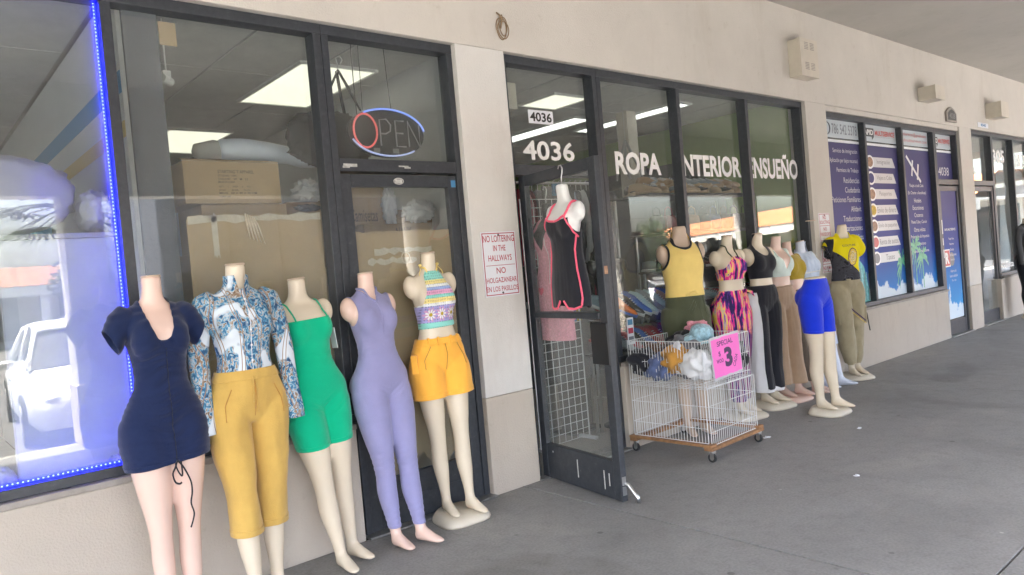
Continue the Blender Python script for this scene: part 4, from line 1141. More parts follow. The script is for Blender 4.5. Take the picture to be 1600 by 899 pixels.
# 4 lavender jumpsuit
t, l = figure("headless mannequin in a sleeveless lavender zip jumpsuit leaning by the shut door", "curvy 2", "skin_pink", (2.15, -.225, 0), R(6), .995, lean=(R(-4.5), R(-1)))
G(t, l, "jumpsuit", "curvy 2", "lavender", [hem(.115, .1), armholes((.178, .005, 1.355), (.058, .1, .105)), lambda x, y, z: np.where(y < .01, z - (1.392 + np.abs(x) * 1.2), z - 1.475)], off=.005, wr=("stretch", .0024))
hemband(t, l, "curvy 2", "lavender", [hem(.115, .1)], lambda x, y: .115 + .1 * y, .0068, ("stretch", .0024), .018)
bv = last_garment["jumpsuit"]
MB().tube(project(bv, [(0, z) for z in np.linspace(1.39, 1.20, 16)], .001), .002, 5).build("zip", "lavender", t, True)
for s in (-1, 1):
    strap("collar", "curvy 2", [(0.004 * s, -.075, 1.395), (s * .03, -.06, 1.43), (s * .052, -.03, 1.468), (s * .05, .03, 1.478), (0, .06, 1.475)], .007, "lavender", t, .007)

t.scale = (.94, .97, .995)
t.scale = (.92, .97, .995)
# 5 crochet top, orange shorts
t, l = figure("headless mannequin in a pastel crochet halter top and orange shorts on a cream base", "body 2", "skin_cream", (2.585, -.125, 0), R(-6), 1.02, lean=(R(-.8), R(-1)), base="base_cream")
G(t, l, "crochet_top", "body 2", "crochet", [hem(1.115, 0, .02), lambda x, y, z: np.where(y < .02, np.abs(x) - np.interp(z, [1.12, 1.22, 1.25, 1.35, 1.43, 1.455], [.3, .3, .13, .088, .066, .05]), z - 1.19), below(1.452)], off=.007, wr=("fine", .0015), thick=.005)
bv = last_garment["crochet_top"]
for i, xx in enumerate((-.078, .0, .078)):
    for rad, m_, n_, lf in ((.041, "yarn_pink", 10, .0035), (.030, "yarn_white", 9, .0065)):
        mb = MB()
        for k in range(n_):
            a = 2 * math.pi * k / n_
            c = [(xx, 1.195)] + [(xx + rad * r_ * math.cos(a + da), 1.195 + rad * r_ * math.sin(a + da)) for r_, da in ((.55, -.26), (1, -.16), (1.08, 0), (1, .16), (.55, .26))]
            mb.add(project(bv, c, lf), [(0, 1, 2, 3, 4, 5)])
        f = mb.build("crochet_flower", m_, t); f.location.z = l
    mb = MB(); mb.add(project(bv, [(xx + .011 * math.cos(a), 1.195 + .011 * math.sin(a)) for a in np.linspace(0, 2 * math.pi, 11)[:-1]], .009), [tuple(range(10))]); f = mb.build("flower_eye", "mustard_dark", t); f.location.z = l
o = MB().add(*loft([[(x, y, z) for x, y, z in project(bv, [(xx, zz) for xx in np.linspace(-.125, .125, 40)], lf)] for zz, lf in ((1.118, .002), (1.122, .006), (1.14, .006), (1.146, .002))])).build("ribbing", "yarn_white", t); M["rib"] = mat("rib_teal", (.25, .62, .55), .95); o.data.materials[0] = M["rib"]; o.location.z = l
for s in (-1, 1):
    o = strap("halter_tie", "body 2", [(s * .045, -.06, 1.45), (s * .056, -.03, 1.475), (s * .05, .03, 1.48), (0, .055, 1.475)], .006, "yarn_yellow", t, .004); o.location.z = l
    mb = MB().add(*ell((s * .066, .0, 1.492), (.014, .01, .008), 8, 6)).tube([(s * .06, 0, 1.487), (s * .085, -.02, 1.45), (s * .09, -.02, 1.43)], .003, 5); o = mb.build("tie_bow", "yarn_yellow", t, True); o.location.z = l
G(t, l, "shorts", "shorts 2", "orange", [below(1.045), hem(.705, 0, .03)], off=.003, wr=("loose", .006))
hemband(t, l, "shorts 2", "orange", [hem(.705, 0, .03)], lambda x, y: .705 + .03 * x, .0055, ("loose", .006), .03)
G(t, l, "waistband", "shorts 2", "orange", [below(1.055), above(1.015)], off=.008, wr=("folds", .005))
bv = last_garment["shorts"]
for pts in ([(.0, 1.02), (.012, .95), (.004, .86)], [(-.10, 1.01), (-.15, .93), (-.155, .88)], [(.10, 1.01), (.15, .93), (.155, .88)]):
    o = MB().tube(project(bv, pts, .002), .0025, 5).build("seam", "caramel", t, True); o.location.z = l
for s in (-.11, -.05, .05, .11):
    c = project(bv, [(s, 1.035)], .008)[0]
    o = box("belt_loop", c[0] - .006, c[0] + .006, c[1] - .003, c[1] + .012, 1.01, 1.062, "orange", t, bevel=.002); o.location.z = l
o = box("flap_pocket", -.165, -.12, -.12, -.07, .86, .97, "orange", t, bevel=.006); o.rotation_euler = (0, 0, R(-35)); o.location = (-.03, -.03, l)

t.scale = (.90, .95, 1.02)
# 6 yellow sleeveless shirt, olive skirt
t, l = figure("tall mannequin in a soft yellow sleeveless shirt with black trim and olive skirt", "male 0", "skin_tan", (5.07, -.14, 0), R(-30), 1.105, lean=(R(-1), 0))
arm6 = armholes((.19, .008, 1.36), (.062, .11, .10))
nk6 = lambda x, y, z: np.where(z > 1.38, .068 + (y < 0) * .012 - np.sqrt(x * x + (y - .0) ** 2), -1.0)
G(t, l, "shirt", "tank 0", "yellow_soft", [hem(1.04), arm6, nk6], off=.008, wr=("loose", .0045))
bb6 = lambda x, y, z: np.minimum(1 - (((np.abs(x) - .19) / .079) ** 2 + ((y - .008) / .128) ** 2 + ((z - 1.36) / .118) ** 2), 1)
for s6 in (-1, 1):
    G(t, l, "armhole_trim", "tank 0", "black_fabric", [arm6, lambda x, y, z: -bb6(x, y, z), nk6, lambda x, y, z: -x * s6], off=.011, wr=("loose", .0045))
G(t, l, "neck_trim", "tank 0", "black_fabric", [nk6, lambda x, y, z: np.where(z > 1.37, np.sqrt(x * x + (y - .0) ** 2) - .083 - (y < 0) * .012, 1.0)], off=.011, wr=("loose", .0045))
strap("knot", "tank 0", [(-.04, -.12, 1.052), (.0, -.12, 1.06), (.045, -.12, 1.07), (.07, -.12, 1.055)], .011, "yellow_soft", t, .012)
G(t, l, "skirt", "skirt 0", "olive", [below(1.05), hem(.66)], off=.006, wr=("loose", .006))
bv = last_garment["skirt"]
for pts in ([(-.02, .92), (.02, .95), (.045, 1.0)], [(-.01, .90), (.03, .93), (.052, .98)], [(-.04, .94), (.0, .965), (.03, 1.01)], [(.06, 1.03), (.085, .94), (.1, .86), (.07, .84)], [(.12, 1.03), (.14, .9), (.15, .7)]):
    MB().tube(project(bv, pts, .001), .003, 5).build("fold", "olive", t, True)

t.scale = (1.0, 1.0, 1.105)
# 7 streaky halter set
t, l = figure("headless mannequin in a pink, purple and yellow streaked halter top and matching trousers", "body 1", "skin_cream", (5.75, -.13, 0), R(-12), 1.01, base="base_cream")
G(t, l, "halter_top", "body 1", "streak_print", [hem(1.175), lambda x, y, z: np.where(y < .02, np.abs(x) - np.interp(z, [1.17, 1.24, 1.3, 1.38], [.3, .16, .12, .035]), z - 1.22), below(1.375)], off=.006, wr=("loose", .003))
for s in (-1, 1):
    o = strap("strap", "body 1", [(s * .03, -.11, 1.365), (s * .045, -.07, 1.42), (s * .05, -.02, 1.47), (0, .06, 1.475)], .006, "olive", t, .004); o.location.z = l
    o = strap("strap", "body 1", [(s * .10, -.10, 1.25), (s * .14, -.03, 1.24), (s * .12, .07, 1.23)], .007, "streak_print", t, .005); o.location.z = l
G(t, l, "trousers", "straight 1", "streak_print", [below(1.095), hem(.11)], off=.006, wr=("folds", .004))
o = MB().add(*ell((.0, -.1, 1.07), (.018, .014, .014), 10, 6)).tube([(.0, -.11, 1.07), (.05, -.125, 1.05), (.085, -.12, 1.01)], [.008, .014, .004], 6).tube([(.0, -.11, 1.07), (-.04, -.125, 1.04), (-.03, -.12, .98)], [.008, .013, .004], 6).build("waist_tie", "streak_print", t, True); o.location = (.09, 0.02, l)

# 8 black tank and wide black trousers with white
t, l = figure("headless mannequin in a black crop tank and wide black trousers with a white side panel", "body 0", "skin_cream", (6.25, -.13, 0), R(-10), 1.01, base="base_cream")
G(t, l, "tank_top", "body 0", "black_fabric", [hem(1.15), armholes((.175, .005, 1.37), (.062, .11, .12)), lambda x, y, z: np.where(z > 1.3, 1 - ((x / .078) ** 2 + ((y + .04) / .09) ** 2 + ((z - 1.46) / .13) ** 2), -1)], off=.006)
G(t, l, "under_trousers", "wide 0", "white_fabric", [below(1.075), hem(.10)], off=.004, wr=("folds", .006))
G(t, l, "trousers", "wide 0", "black_fabric", [below(1.085), lambda x, y, z: .13 + .55 * np.maximum(0, np.abs(np.abs(x) - .07) - .03) - z, lambda x, y, z: np.where(z < 1.03, -x - .125 - .02 * (z - .5), -1)], off=.011, wr=("folds", .006))

# 9 mint white wrap top and beige trousers
t, l = figure("pink mannequin in a white and mint wrap top with beige wide trousers", "body 2", "skin_pink", (6.60, -.12, 0), R(-8), .985, base="skin_pink")
G(t, l, "wrap_top", "body 2", "mint_white", [hem(1.17), lambda x, y, z: np.where(y < .03, np.minimum(z - (1.235 + np.abs(x - .0) * 1.75), .09), z - 1.4), armholes((.18, .005, 1.37), (.055, .1, .1))], off=.006, wr=("loose", .003))
for s in (-1, 1):
    o = strap("strap", "body 2", [(s * .09, -.09, 1.37), (s * .085, -.03, 1.425), (s * .075, .04, 1.42), (s * .06, .08, 1.34)], .007, "mint_white", t, .004); o.location.z = l
G(t, l, "trousers", "wide 2", "beige", [below(1.09), hem(.12)], off=.003, wr=("folds", .006))
o = strap("belt", "wide 2", [(-.12, -.06, 1.075), (-.05, -.09, 1.075), (.05, -.09, 1.075), (.12, -.06, 1.075)], .008, "beige", t, .008); o.location.z = l

# 10 mustard crop top, taupe trousers
t, l = figure("pink footed mannequin in a mustard crop top and taupe trousers behind the beige one", "bodywide 1", "skin_pink", (6.99, -.19, 0), R(-6), .985, lean=(R(-8), R(1)))
G(t, l, "crop_top", "body 1", "mustard_dark", [hem(1.165), armholes((.185, .005, 1.37), (.05, .1, .1)), neckhole(.07, 1.42)], off=.008, wr=("loose", .004))
G(t, l, "trousers", "slacks 1", "taupe", [below(1.06), hem(.135)], off=-.004, wr=("loose", .005))

# 11 pale blue dress
t, l = figure("pale mannequin in a pale blue gathered dress by the window frame", "body 2", "skin_bluewhite", (7.33, -.20, 0), R(-8), .985, lean=(R(-7.5), R(-2.5)))
G(t, l, "dress", "gown 0", "pale_blue", [hem(.44), armholes((.19, .005, 1.36), (.05, .1, .1)), neckhole(.064, 1.43)], off=.006, wr=("folds", .009))
o = MB().tube(project(last_garment["dress"], [(x, 1.22) for x in np.linspace(-.13, .13, 24)], .001), .006, 6).build("waist_seam", "white_fabric", t, True)

# 12 lower body form in blue shorts
t, l = figure("lower body form in royal blue cycling shorts standing out from the row", "half 2", "skin_cream", (6.19, -.69, 0), R(0), 1.05, base="base_cream", name="mannequin")
G(t, l, "cycling_shorts", "half 2", "royal", [below(1.08), hem(.635, .05)], off=.006, wr=("stretch", .0024))
hemband(t, l, "half 2", "royal", [hem(.635, .05)], lambda x, y: .635 + .05 * y, .0078, ("stretch", .0024), .022)
o = mesh_obj("waist_cap", *loft([hring(0, 0, z, .124 * k, .078 * k, .068 * k, n=32) for z, k in ((1.072, 1.0), (1.086, 1.0), (1.092, .96))]), "skin_cream", t, True); o.location.z = l

t.scale = (.95, .93, 1.05)
# 13 yellow printed tee and khaki joggers
t, l = figure("mannequin in a yellow and black printed tee shirt and khaki joggers", "male 1", "skin_cream", (7.90, -.17, 0), R(-32), 1.03, lean=(R(-.5), 0), base="base_cream")
nk13 = neckhole(.08, 1.42)
G(t, l, "tee_shirt", "tee 0", "tee_print", [hem(.985), nk13, lambda x, y, z: np.where(z > 1.19, np.abs(x) - (.27 - np.maximum(0, 1.31 - z) * .75), -1)], off=.007, wr=("loose", .005))
bv = last_garment["tee_shirt"]
G(t, l, "black_sleeve", "tee 0", "black_fabric", [lambda x, y, z: x + .165 - .25 * (z - 1.36), lambda x, y, z: np.abs(x) - (.245 - np.maximum(0, 1.31 - z) * .75), above(1.21), below(1.425)], off=.0095, wr=("loose", .005), label="black sleeve with a yellow cuff")
V_, F_ = text_mesh("COUTURE", .01)
k_ = .17 / V_[:, 0].max()
o = mesh_obj("lettering", project(bv, [(-.085 + v[0] * k_, 1.335 + v[1] * k_ * .8) for v in V_], .003), F_, "marker_ink", t); o.location.z = l
cx_, cz_ = .035, 1.225
for rx_, rz_, m_, lf in ((.062, .09, "marker_ink", .002), (.054, .08, "gold_print", .0035)):
    mb = MB()
    P = [(cx_, cz_)] + [(cx_ + rx_ * (1 + .07 * (q % 2)) * math.cos(2 * math.pi * q / 36), cz_ + rz_ * (1 + .07 * (q % 2)) * math.sin(2 * math.pi * q / 36)) for q in range(36)]
    mb.add(project(bv, P, lf), [(0, 1 + q, 1 + (q + 1) % 36) for q in range(36)])
    o = mb.build("emblem", m_, t); o.location.z = l
mb = MB()
for q in range(14):
    a = q * 2.4; r_ = .012 + .0028 * q
    mb.tube(project(bv, [(cx_ + r_ * math.cos(a + d_) * .8, cz_ + r_ * 1.3 * math.sin(a + d_)) for d_ in (0, .3, .6, .9)], .005), .003, 5)
o = mb.build("emblem_curl", "yarn_white", t, True); o.location.z = l
for dz in (0.0, -.03):
    o = MB().tube(project(bv, [(x, .665 - .75 * x + dz) for x in np.linspace(-.15, .15, 20)], .003), .006 if not dz else .0035, 6).build("chain_print", "marker_ink" if not dz else "gold_print", t, True); o.location.z = l
G(t, l, "joggers", "cargo 1", "khaki", [below(1.0), hem(.125)], off=.010, wr=("loose", .010))
G(t, l, "ankle_cuff", "cargo 1", "khaki", [below(.15), hem(.105)], off=-.003, wr=("folds", .003))
for s in (-1, 1):
    o = box("cargo_pocket", -.02, .02, -.075, .075, -.095, .095, "khaki", t, bevel=.012); o.location = (s * .168, -.01, .62 + l); o.rotation_euler = (0, 0, 0)
o = MB().tube([(.16, -.05, .74), (.2, -.06, .62), (.215, -.06, .50), (.225, -.06, .44)], .006, 6).build("strap", "black_fabric", t, True); o.location.z = l

t.scale = (.88, .95, 1.03)
# 14 charcoal top at the picture's right edge
t, l = figure("headless mannequin in a charcoal long sleeved top standing at the far right edge", "body 0", "skin_cream", (13.92, -.30, 0), R(-15), .985, base="base_cream")
G(t, l, "long_sleeved_top", "blouse 0", "charcoal", [lambda x, y, z: np.where(np.abs(x) < .16, .98 - z, -1), hem(.83), below(1.48)], off=.012, wr=("loose", .006))
G(t, l, "trousers", "straight 0", "black_fabric", [below(1.07), hem(.12)], off=.006, wr=("folds", .004))

# ------------------------------------------------------------------ torso forms hung on the open door
def hung(label, loc, rz, skin, s=.92):
    t = empty("hanging_form", loc, rz, label=label, cat="torso form", group="plastic torso forms hung on the open door"); t.scale = (s, s * .8, s)
    skin_part("bust", skin, t)
    MB().tube([(0, -.0, 1.55), (0, -.0, 1.61), (.012, -.0, 1.635), (.02, 0, 1.665), (.006, 0, 1.69), (-.018, 0, 1.69), (-.028, 0, 1.67)], .005, 8).build("hook", "steel", t, True)
    return t
# the door's outer face points towards -X; forms face along its normal
dn = ang - math.pi                       # rotation that turns -Y to the door's left-hand face
e_ = Vector((math.cos(ang), math.sin(ang), 0)); nrm = Vector((math.sin(ang), -math.cos(ang), 0))   # nrm points to -X side
def on_door(along, out, z): return DH + e_ * along + nrm * out + Vector((0, 0, z))
p_ = on_door(.63, .105, .535)
t = hung("white torso form in a black romper piped in pink hanging on the open door", p_, math.atan2(nrm.x, -nrm.y), "skin_white", .94)
cuts = [lambda x, y, z: .745 + .05 * np.exp(-(x / .022) ** 2) - .02 * np.exp(-((np.abs(x) - .1) / .05) ** 2) - z, lambda x, y, z: np.where(y < .03, z - (1.315 + .25 * np.maximum(0, np.abs(x) - .02) ** 1.2), z - 1.3), armholes((.185, 0, 1.35), (.075, .14, .14))]
G(t, 0, "romper", "romper 0", "black_fabric", cuts, off=.008, wr=("folds", .004))
for s in (-1, 1):
    strap("piping", "romper 0", [(0, -.12, 1.318), (s * .06, -.12, 1.325), (s * .1, -.1, 1.345)], .008, "pink_trim", t, .012)
    strap("shoulder_strap", "bust 0", [(s * .10, -.1, 1.34), (s * .105, -.07, 1.39), (s * .10, -.02, 1.425), (s * .09, .05, 1.42), (s * .07, .09, 1.34)], .009, "pink_trim", t, .006)
    strap("piping", "romper 0", [(s * .10, -.1, 1.345), (s * .118, -.085, 1.29), (s * .137, -.05, 1.235), (s * .15, -.01, 1.2)], .007, "pink_trim", t, .011)
    strap("piping", "romper 0", [(s * .15, -.03, 1.21), (s * .14, -.05, 1.12), (s * .15, -.055, 1.0), (s * .17, -.055, .9), (s * .18, -.05, .80), (s * .17, -.06, .745), (s * .12, -.1, .728), (s * .06, -.1, .735), (s * .02, -.1, .785)], .008, "pink_trim", t, .011)
p_ = on_door(.13, -.11, .50)
t = hung("black torso form in a pink lace nightdress hanging behind the open door's glass", p_, math.atan2(nrm.x, -nrm.y), "skin_black", .92)
G(t, 0, "nightdress", "slip 0", "pink_lace", [hem(.52), lambda x, y, z: np.where(y < .03, z - (1.20 + np.abs(x) * 1.6), z - 1.36), armholes((.19, 0, 1.35), (.08, .14, .14))], off=.008, wr=("folds", .006))
for s in (-1, 1):
    strap("shoulder_strap", "bust 0", [(s * .095, -.09, 1.35), (s * .10, -.07, 1.39), (s * .095, -.02, 1.425), (s * .09, .05, 1.42)], .012, "pink_lace", t, .006)
bv = last_garment["nightdress"]
MB().tube(project(bv, [(.07, z) for z in np.linspace(1.30, .95, 16)], .002), .003, 5).build("ribbon", "white_fabric", t, True)
MB().add(project(bv, [(-.05 + .035 * math.sin(a) ** 3 * 1.1, .90 + .03 * (math.cos(a) - .35 * math.cos(2 * a) - .2 * math.cos(3 * a))) for a in np.linspace(0, 2 * math.pi, 19)[:-1]], .004), [tuple(range(18))]).build("heart_print", "pink_trim", t)
# dark dummy inside the shoe window
t = empty("display_torso", (4.98, .62, .08), R(-25), label="black display torso behind the glass left of the yellow shirt", cat="torso form")
skin_part("bust", "skin_black", t)
MB().tube([(0, 0, 1.56), (.0, 0, 1.60), (.015, 0, 1.65)], [.03, .022, .004], 8).build("neck_finial", "black_plastic", t, True)
MB().cyl((0, 0, -.07), (0, 0, .95), .018).cyl((0, 0, -.075), (0, 0, -.06), .15, 24).build("stand", "black_plastic", t, True)
# ------------------------------------------------------------------ things on the wall
def plate_sign(label, x0, x1, z0, z1, rows, y=-0.0005):
    t = empty("notice_sign", ((x0 + x1) / 2, 0, z0), label=label, cat="sign")
    W = (x1 - x0) / 2; H = z1 - z0
    box("sign_plate", -W, W, y - .0045, y - .001 + .001, 0, H, "sign_white", t, bevel=.001)
    mb = MB(); a = .008; b = .014; yy = y - .0056
    for u0, u1, v0, v1 in ((-W + a, W - a, a, b), (-W + a, W - a, H - b, H - a), (-W + a, -W + b, b, H - b), (W - b, W - a, b, H - b)):
        mb.box(u0, u1, yy, yy + .001, v0, v1)
    mb.build("sign_border", "sign_red", t)
    for s, u0, u1, v0, v1 in rows:
        if s == "-": box("sign_rule", u0 * W, u1 * W, yy, yy + .001, v0 * H, v1 * H, "sign_red", t)
        else: text(s, u0 * W, u1 * W, v0 * H, v1 * H, yy, "sign_red", t, bold=0.012)
    for v in (.022, H - .022):
        MB().cyl((0, yy - .003, v), (0, yy + .002, v), .007, 10).build("screw", "plaque_grey", t)
    return t
plate_sign("white NO LOITERING IN THE HALLWAYS notice on the pier left of the open door", 3.058, 3.362, 1.325, 1.762, [
    ("NO LOITERING", -.9, .9, .84, .945), ("IN THE", -.36, .36, .70, .79), ("HALLWAYS", -.68, .68, .545, .64), ("-", -.84, .84, .475, .483),
    ("NO", -.27, .27, .35, .445), ("HOLGAZANEAR", -.88, .88, .21, .29), ("EN LOS PASILLOS", -.92, .92, .075, .155)], y=-.0035)
plate_sign("small white and red notice on the pier behind the yellow tee shirt", 7.72, 7.97, 1.50, 1.81, [
    ("NO", -.3, .3, .78, .92), ("SOLICITING", -.85, .85, .62, .74), ("-", -.84, .84, .55, .565), ("NO", -.3, .3, .38, .5), ("VENDEDORES", -.88, .88, .2, .32)])
plate_sign("lower red and white notice half hidden by the yellow tee shirt's sleeve", 7.73, 7.96, 1.16, 1.44, [
    ("NO", -.3, .3, .70, .9), ("SMOKING", -.85, .85, .42, .58), ("-", -.84, .84, .33, .35), ("NO FUMAR", -.85, .85, .12, .26)])
def wall_box(label, x0, x1, z0, z1, d, vents):
    t = empty("wall_box", ((x0 + x1) / 2, -0.001, z0), label=label, cat="wall box")
    W = (x1 - x0) / 2; H = z1 - z0
    box("housing", -W, W, -d, 0, 0, H, "box_cream", t, bevel=.006)
    box("cover", -W - .004, W + .004, -d - .02, -d - .0005, -.004, H + .004, "box_cream", t, bevel=.004)
    if vents:
        for vx in (-.42, .25):
            for vz in (.18, .72):
                for k in range(5):
                    box("vent_slot", (vx - .14) * W * 1.0, (vx + .3) * W, -d - .0225, -d - .0202, vz * H + k * .016, vz * H + k * .016 + .007, "reveal_grey", t)
    return t
wall_box("tall cream vented alarm box high on the wall above the ENSUEÑO window", 7.34, 7.70, 3.225, 3.61, .12, True)
wall_box("small cream box on the wall above the purple film windows", 10.72, 11.05, 3.255, 3.435, .20, False)
wall_box("small cream box on the wall above the far right door", 13.40, 13.76, 3.20, 3.44, .20, False)
t = empty("number_plaque", (11.84, -.001, 3.05), label="dark arched house number plaque above the 4038 door", cat="plaque")
MB().prism([(-.19, 0), (-.19, .13), (-.1, .19), (0, .215), (.1, .19), (.19, .13), (.19, 0)], -.03, 0).build("plaque", "reveal_grey", t, bevel=.004)
MB().prism([(-.15, .025), (-.15, .12), (-.08, .16), (0, .18), (.08, .16), (.15, .12), (.15, .025)], -.034, -.0302).build("plaque_face", "plaque_grey", t)
text("4038", -.11, .11, .045, .125, -.0355, "plaque_letter", t, bold=.02)
t = empty("number_card", (13.24, -.001, 3.055), label="small white number card on the wall above the far right door", cat="number card")
box("card", -.24, .24, -.004, 0, 0, .075, "sign_white", t)
text("4040", -.12, .12, .015, .06, -.0055, "stripe_blue", t, bold=.03)
mb = MB()
for k, (rx, rz, cx, cz) in enumerate(((.045, .075, 0, 0), (.035, .065, .012, .015), (.05, .06, .006, -.012))):
    mb.tube([(3.40 + cx + rx * math.cos(a), -.012 - .006 * k - .004 * math.sin(2 * a), 3.16 + cz + rz * math.sin(a)) for a in np.linspace(0, 2 * math.pi, 22)[:-1]], .0035, 5, closed=True)
mb.tube([(3.375, -.002, 3.27), (3.385, -.02, 3.25), (3.405, -.02, 3.22), (3.39, -.015, 3.16)], .006, 6)
mb.tube([(3.42, -.002, 3.26), (3.41, -.02, 3.24), (3.40, -.02, 3.2)], .005, 6)
tag(mb.build("cable_coil", "cardboard_dark", smooth=True), "loose coil of tan cable hanging from a hole in the wall above the notice", "cable")
# blue LED strip round the left bay
t = empty("led_strip", (0.906, 0.10, 0.728), label="glowing blue LED strip along the left window's mullion and sill", cat="led strip")
pts = []
mb1 = MB(); mb2 = MB()
mb1.box(-.012, -.002, .0, .012, .02, 2.28); mb1.box(-2.2, -.013, .0, .012, .008, .02); mb1.box(-2.2, -.013, .0, .012, 2.26, 2.272)
for k in range(128):
    z = .03 + k * .0174
    mb2.add(*ell((-.012, -.003, z), (.0042, .0042, .0042), 6, 4))
for k in range(112):
    x = -.02 - k * .0195
    mb2.add(*ell((x, -.003, .016), (.0042, .0042, .0042), 6, 4))
    mb2.add(*ell((x, -.003, 2.266), (.0042, .0042, .0042), 6, 4))
mb1.build("strip_tape", "led_blue", t); o = mb2.build("led_bulbs", "led_core", t); o["kind"] = "stuff"

# ------------------------------------------------------------------ behind the left windows
t = empty("display_board", (.68, .30, .62), label="tall white board standing inside the blue lit left window", cat="board")
box("board", -.25, .25, 0, .03, 0.002, 1.22, "board_white", t, bevel=.003)
box("board_edge", -.255, -.2505, -.003, .033, 0.002, 1.22, "interior_white", t)
box("shelf_deck", -1.9, .29, -.02, .55, 1.2205, 1.245, "interior_grey", t)
box("shelf_leg", -1.88, -1.84, 0, .5, .002, 1.22, "interior_grey", t)
def pillow(name, c, r, m, e=2.6, amp=.06, n=40, k=26, seed=0, parent=None, freq=5.0, fold=0.0):
    V = []; F = []
    for j in range(k + 1):
        v = -math.pi / 2 + math.pi * j / k
        for i in range(n):
            u = 2 * math.pi * i / n
            f = lambda q: math.copysign(abs(q) ** (2 / e), q)
            p = Vector((f(math.cos(v)) * f(math.cos(u)), f(math.cos(v)) * f(math.sin(u)), f(math.sin(v))))
            w_ = 1 + amp * noise.noise(p * freq + Vector((seed, 3 * seed, 0))) + amp * .5 * noise.noise(p * freq * 2.7 + Vector((seed, 0, 1)))
            if fold: w_ = 1 + amp * noise.noise(p * freq + Vector((seed, 3 * seed, 0))) + fold * math.sin(7 * (p.x * math.cos(seed) + p.y * math.sin(seed) + .8 * p.z * math.sin(seed * 2)) + 5 * noise.noise(p * 1.6 + Vector((seed, 0, 2))))
            V.append((c[0] + p.x * r[0] * w_, c[1] + p.y * r[1] * w_, c[2] + p.z * r[2] * w_))
    for j in range(k):
        for i in range(n):
            F.append((j * n + i, j * n + (i + 1) % n, (j + 1) * n + (i + 1) % n, (j + 1) * n + i))
    return mesh_obj(name, V, F, m, parent, True)
tag(pillow("plastic_wrapped_bundle", (.33, .52, 2.075), (.48, .20, .20), "bag_white", amp=.08, seed=2), "big white plastic wrapped bundle lying on the shelf in the left window", "bundle")
tag(pillow("plastic_bag", (.885, .48, 1.985), (.08, .15, .11), "bag_white", amp=.22, seed=5, e=2.2), "small clear plastic bag on the shelf beside the mullion", "plastic bag")
tag(pillow("crumpled_plastic", (.84, .22, .70), (.07, .05, .055), "bag_white", amp=.4, seed=9, e=2.0), "crumpled clear plastic at the foot of the white board", "plastic bag")
tag(pillow("crumpled_paper", (.57, .2, .645), (.09, .03, .02), "interior_dark", amp=.4, seed=3, e=2.0), "dark scrap lying on the sill inside the blue lit window", "scrap")
t = empty("round_bag", (.33, .30, .622), label="white round topped package at the left window's lower edge", cat="package")
pillow("package", (0, 0, .09), (.09, .06, .09), "bag_white", amp=.15, seed=4, e=2.2, parent=t)
t = empty("wall_panel", (.86, 2.3, 2.0), label="dark blue panel leaning by the party wall behind the bundle", cat="panel")
box("panel_board", -.20, .12, 0, .03, 0, .42, "panel_teal", t)
box("panel_foot", -.2, .12, .031, .06, -1.995, .2, "interior_grey", t)
# cardboard over the windows
def cardboard(label, x0, x1, z0, z1, y, torn, seed):
    rr = random.Random(seed)
    top = [(x0 + (x1 - x0) * i / 24, z1 + rr.uniform(-.004, .004)) for i in range(25)]
    bot = [(x1 - (x1 - x0) * i / 16, z0 + rr.uniform(-torn, torn) + torn * math.sin(i * .9)) for i in range(17)]
    t = empty("cardboard_sheet", (0, y, 0), label=label, cat="cardboard")
    MB().prism(top + bot, 0, .005).build("sheet", "cardboard", t)
    return t
t = cardboard("large tan cardboard sheet taped inside the middle left window", 1.235, 1.985, .72, 1.905, .1265, 0.0, 1)
def tape(par, x0, x1, z0, z1, seed):
    rr = random.Random(seed); k = 12
    up_ = [(x0 + (x1 - x0) * i / k, z1 + rr.uniform(-.012, .008)) for i in range(k + 1)]
    dn_ = [(x1 - (x1 - x0) * i / k, z0 + rr.uniform(-.01, .012)) for i in range(k + 1)]
    MB().prism(up_ + dn_, -.0022, -.0004).build("tape", "tape_clear", par)
tape(t, 1.24, 1.985, 1.885, 1.925, 3); tape(t, 1.36, 1.39, 1.70, 1.93, 4)
for k in range(5):
    MB().tube([(1.545 + k * .011, -.002, 1.93 - k * .006), (1.55 + k * .014, -.004, 1.87), (1.56 + k * .02, -.002, 1.79 - k * .008)], [.004, .007, .003], 5).build("tape", "tape_clear", t, True)
t = cardboard("tan cardboard sheet with a torn foot taped behind the shut door's glass", .075, .77, .34, 1.80, .012, .035, 2)
t.location = (2.097, .082, 0)
tape(t, .2, .62, 1.66, 1.70, 7); tape(t, .15, .5, 1.60, 1.635, 8)
MB().tube([(.42 + .03 * math.cos(a), -.002, 1.63 + .035 * math.sin(a)) for a in np.linspace(0, 2 * math.pi, 14)[:-1]], .005, 5, closed=True).build("tape", "tape_clear", t)
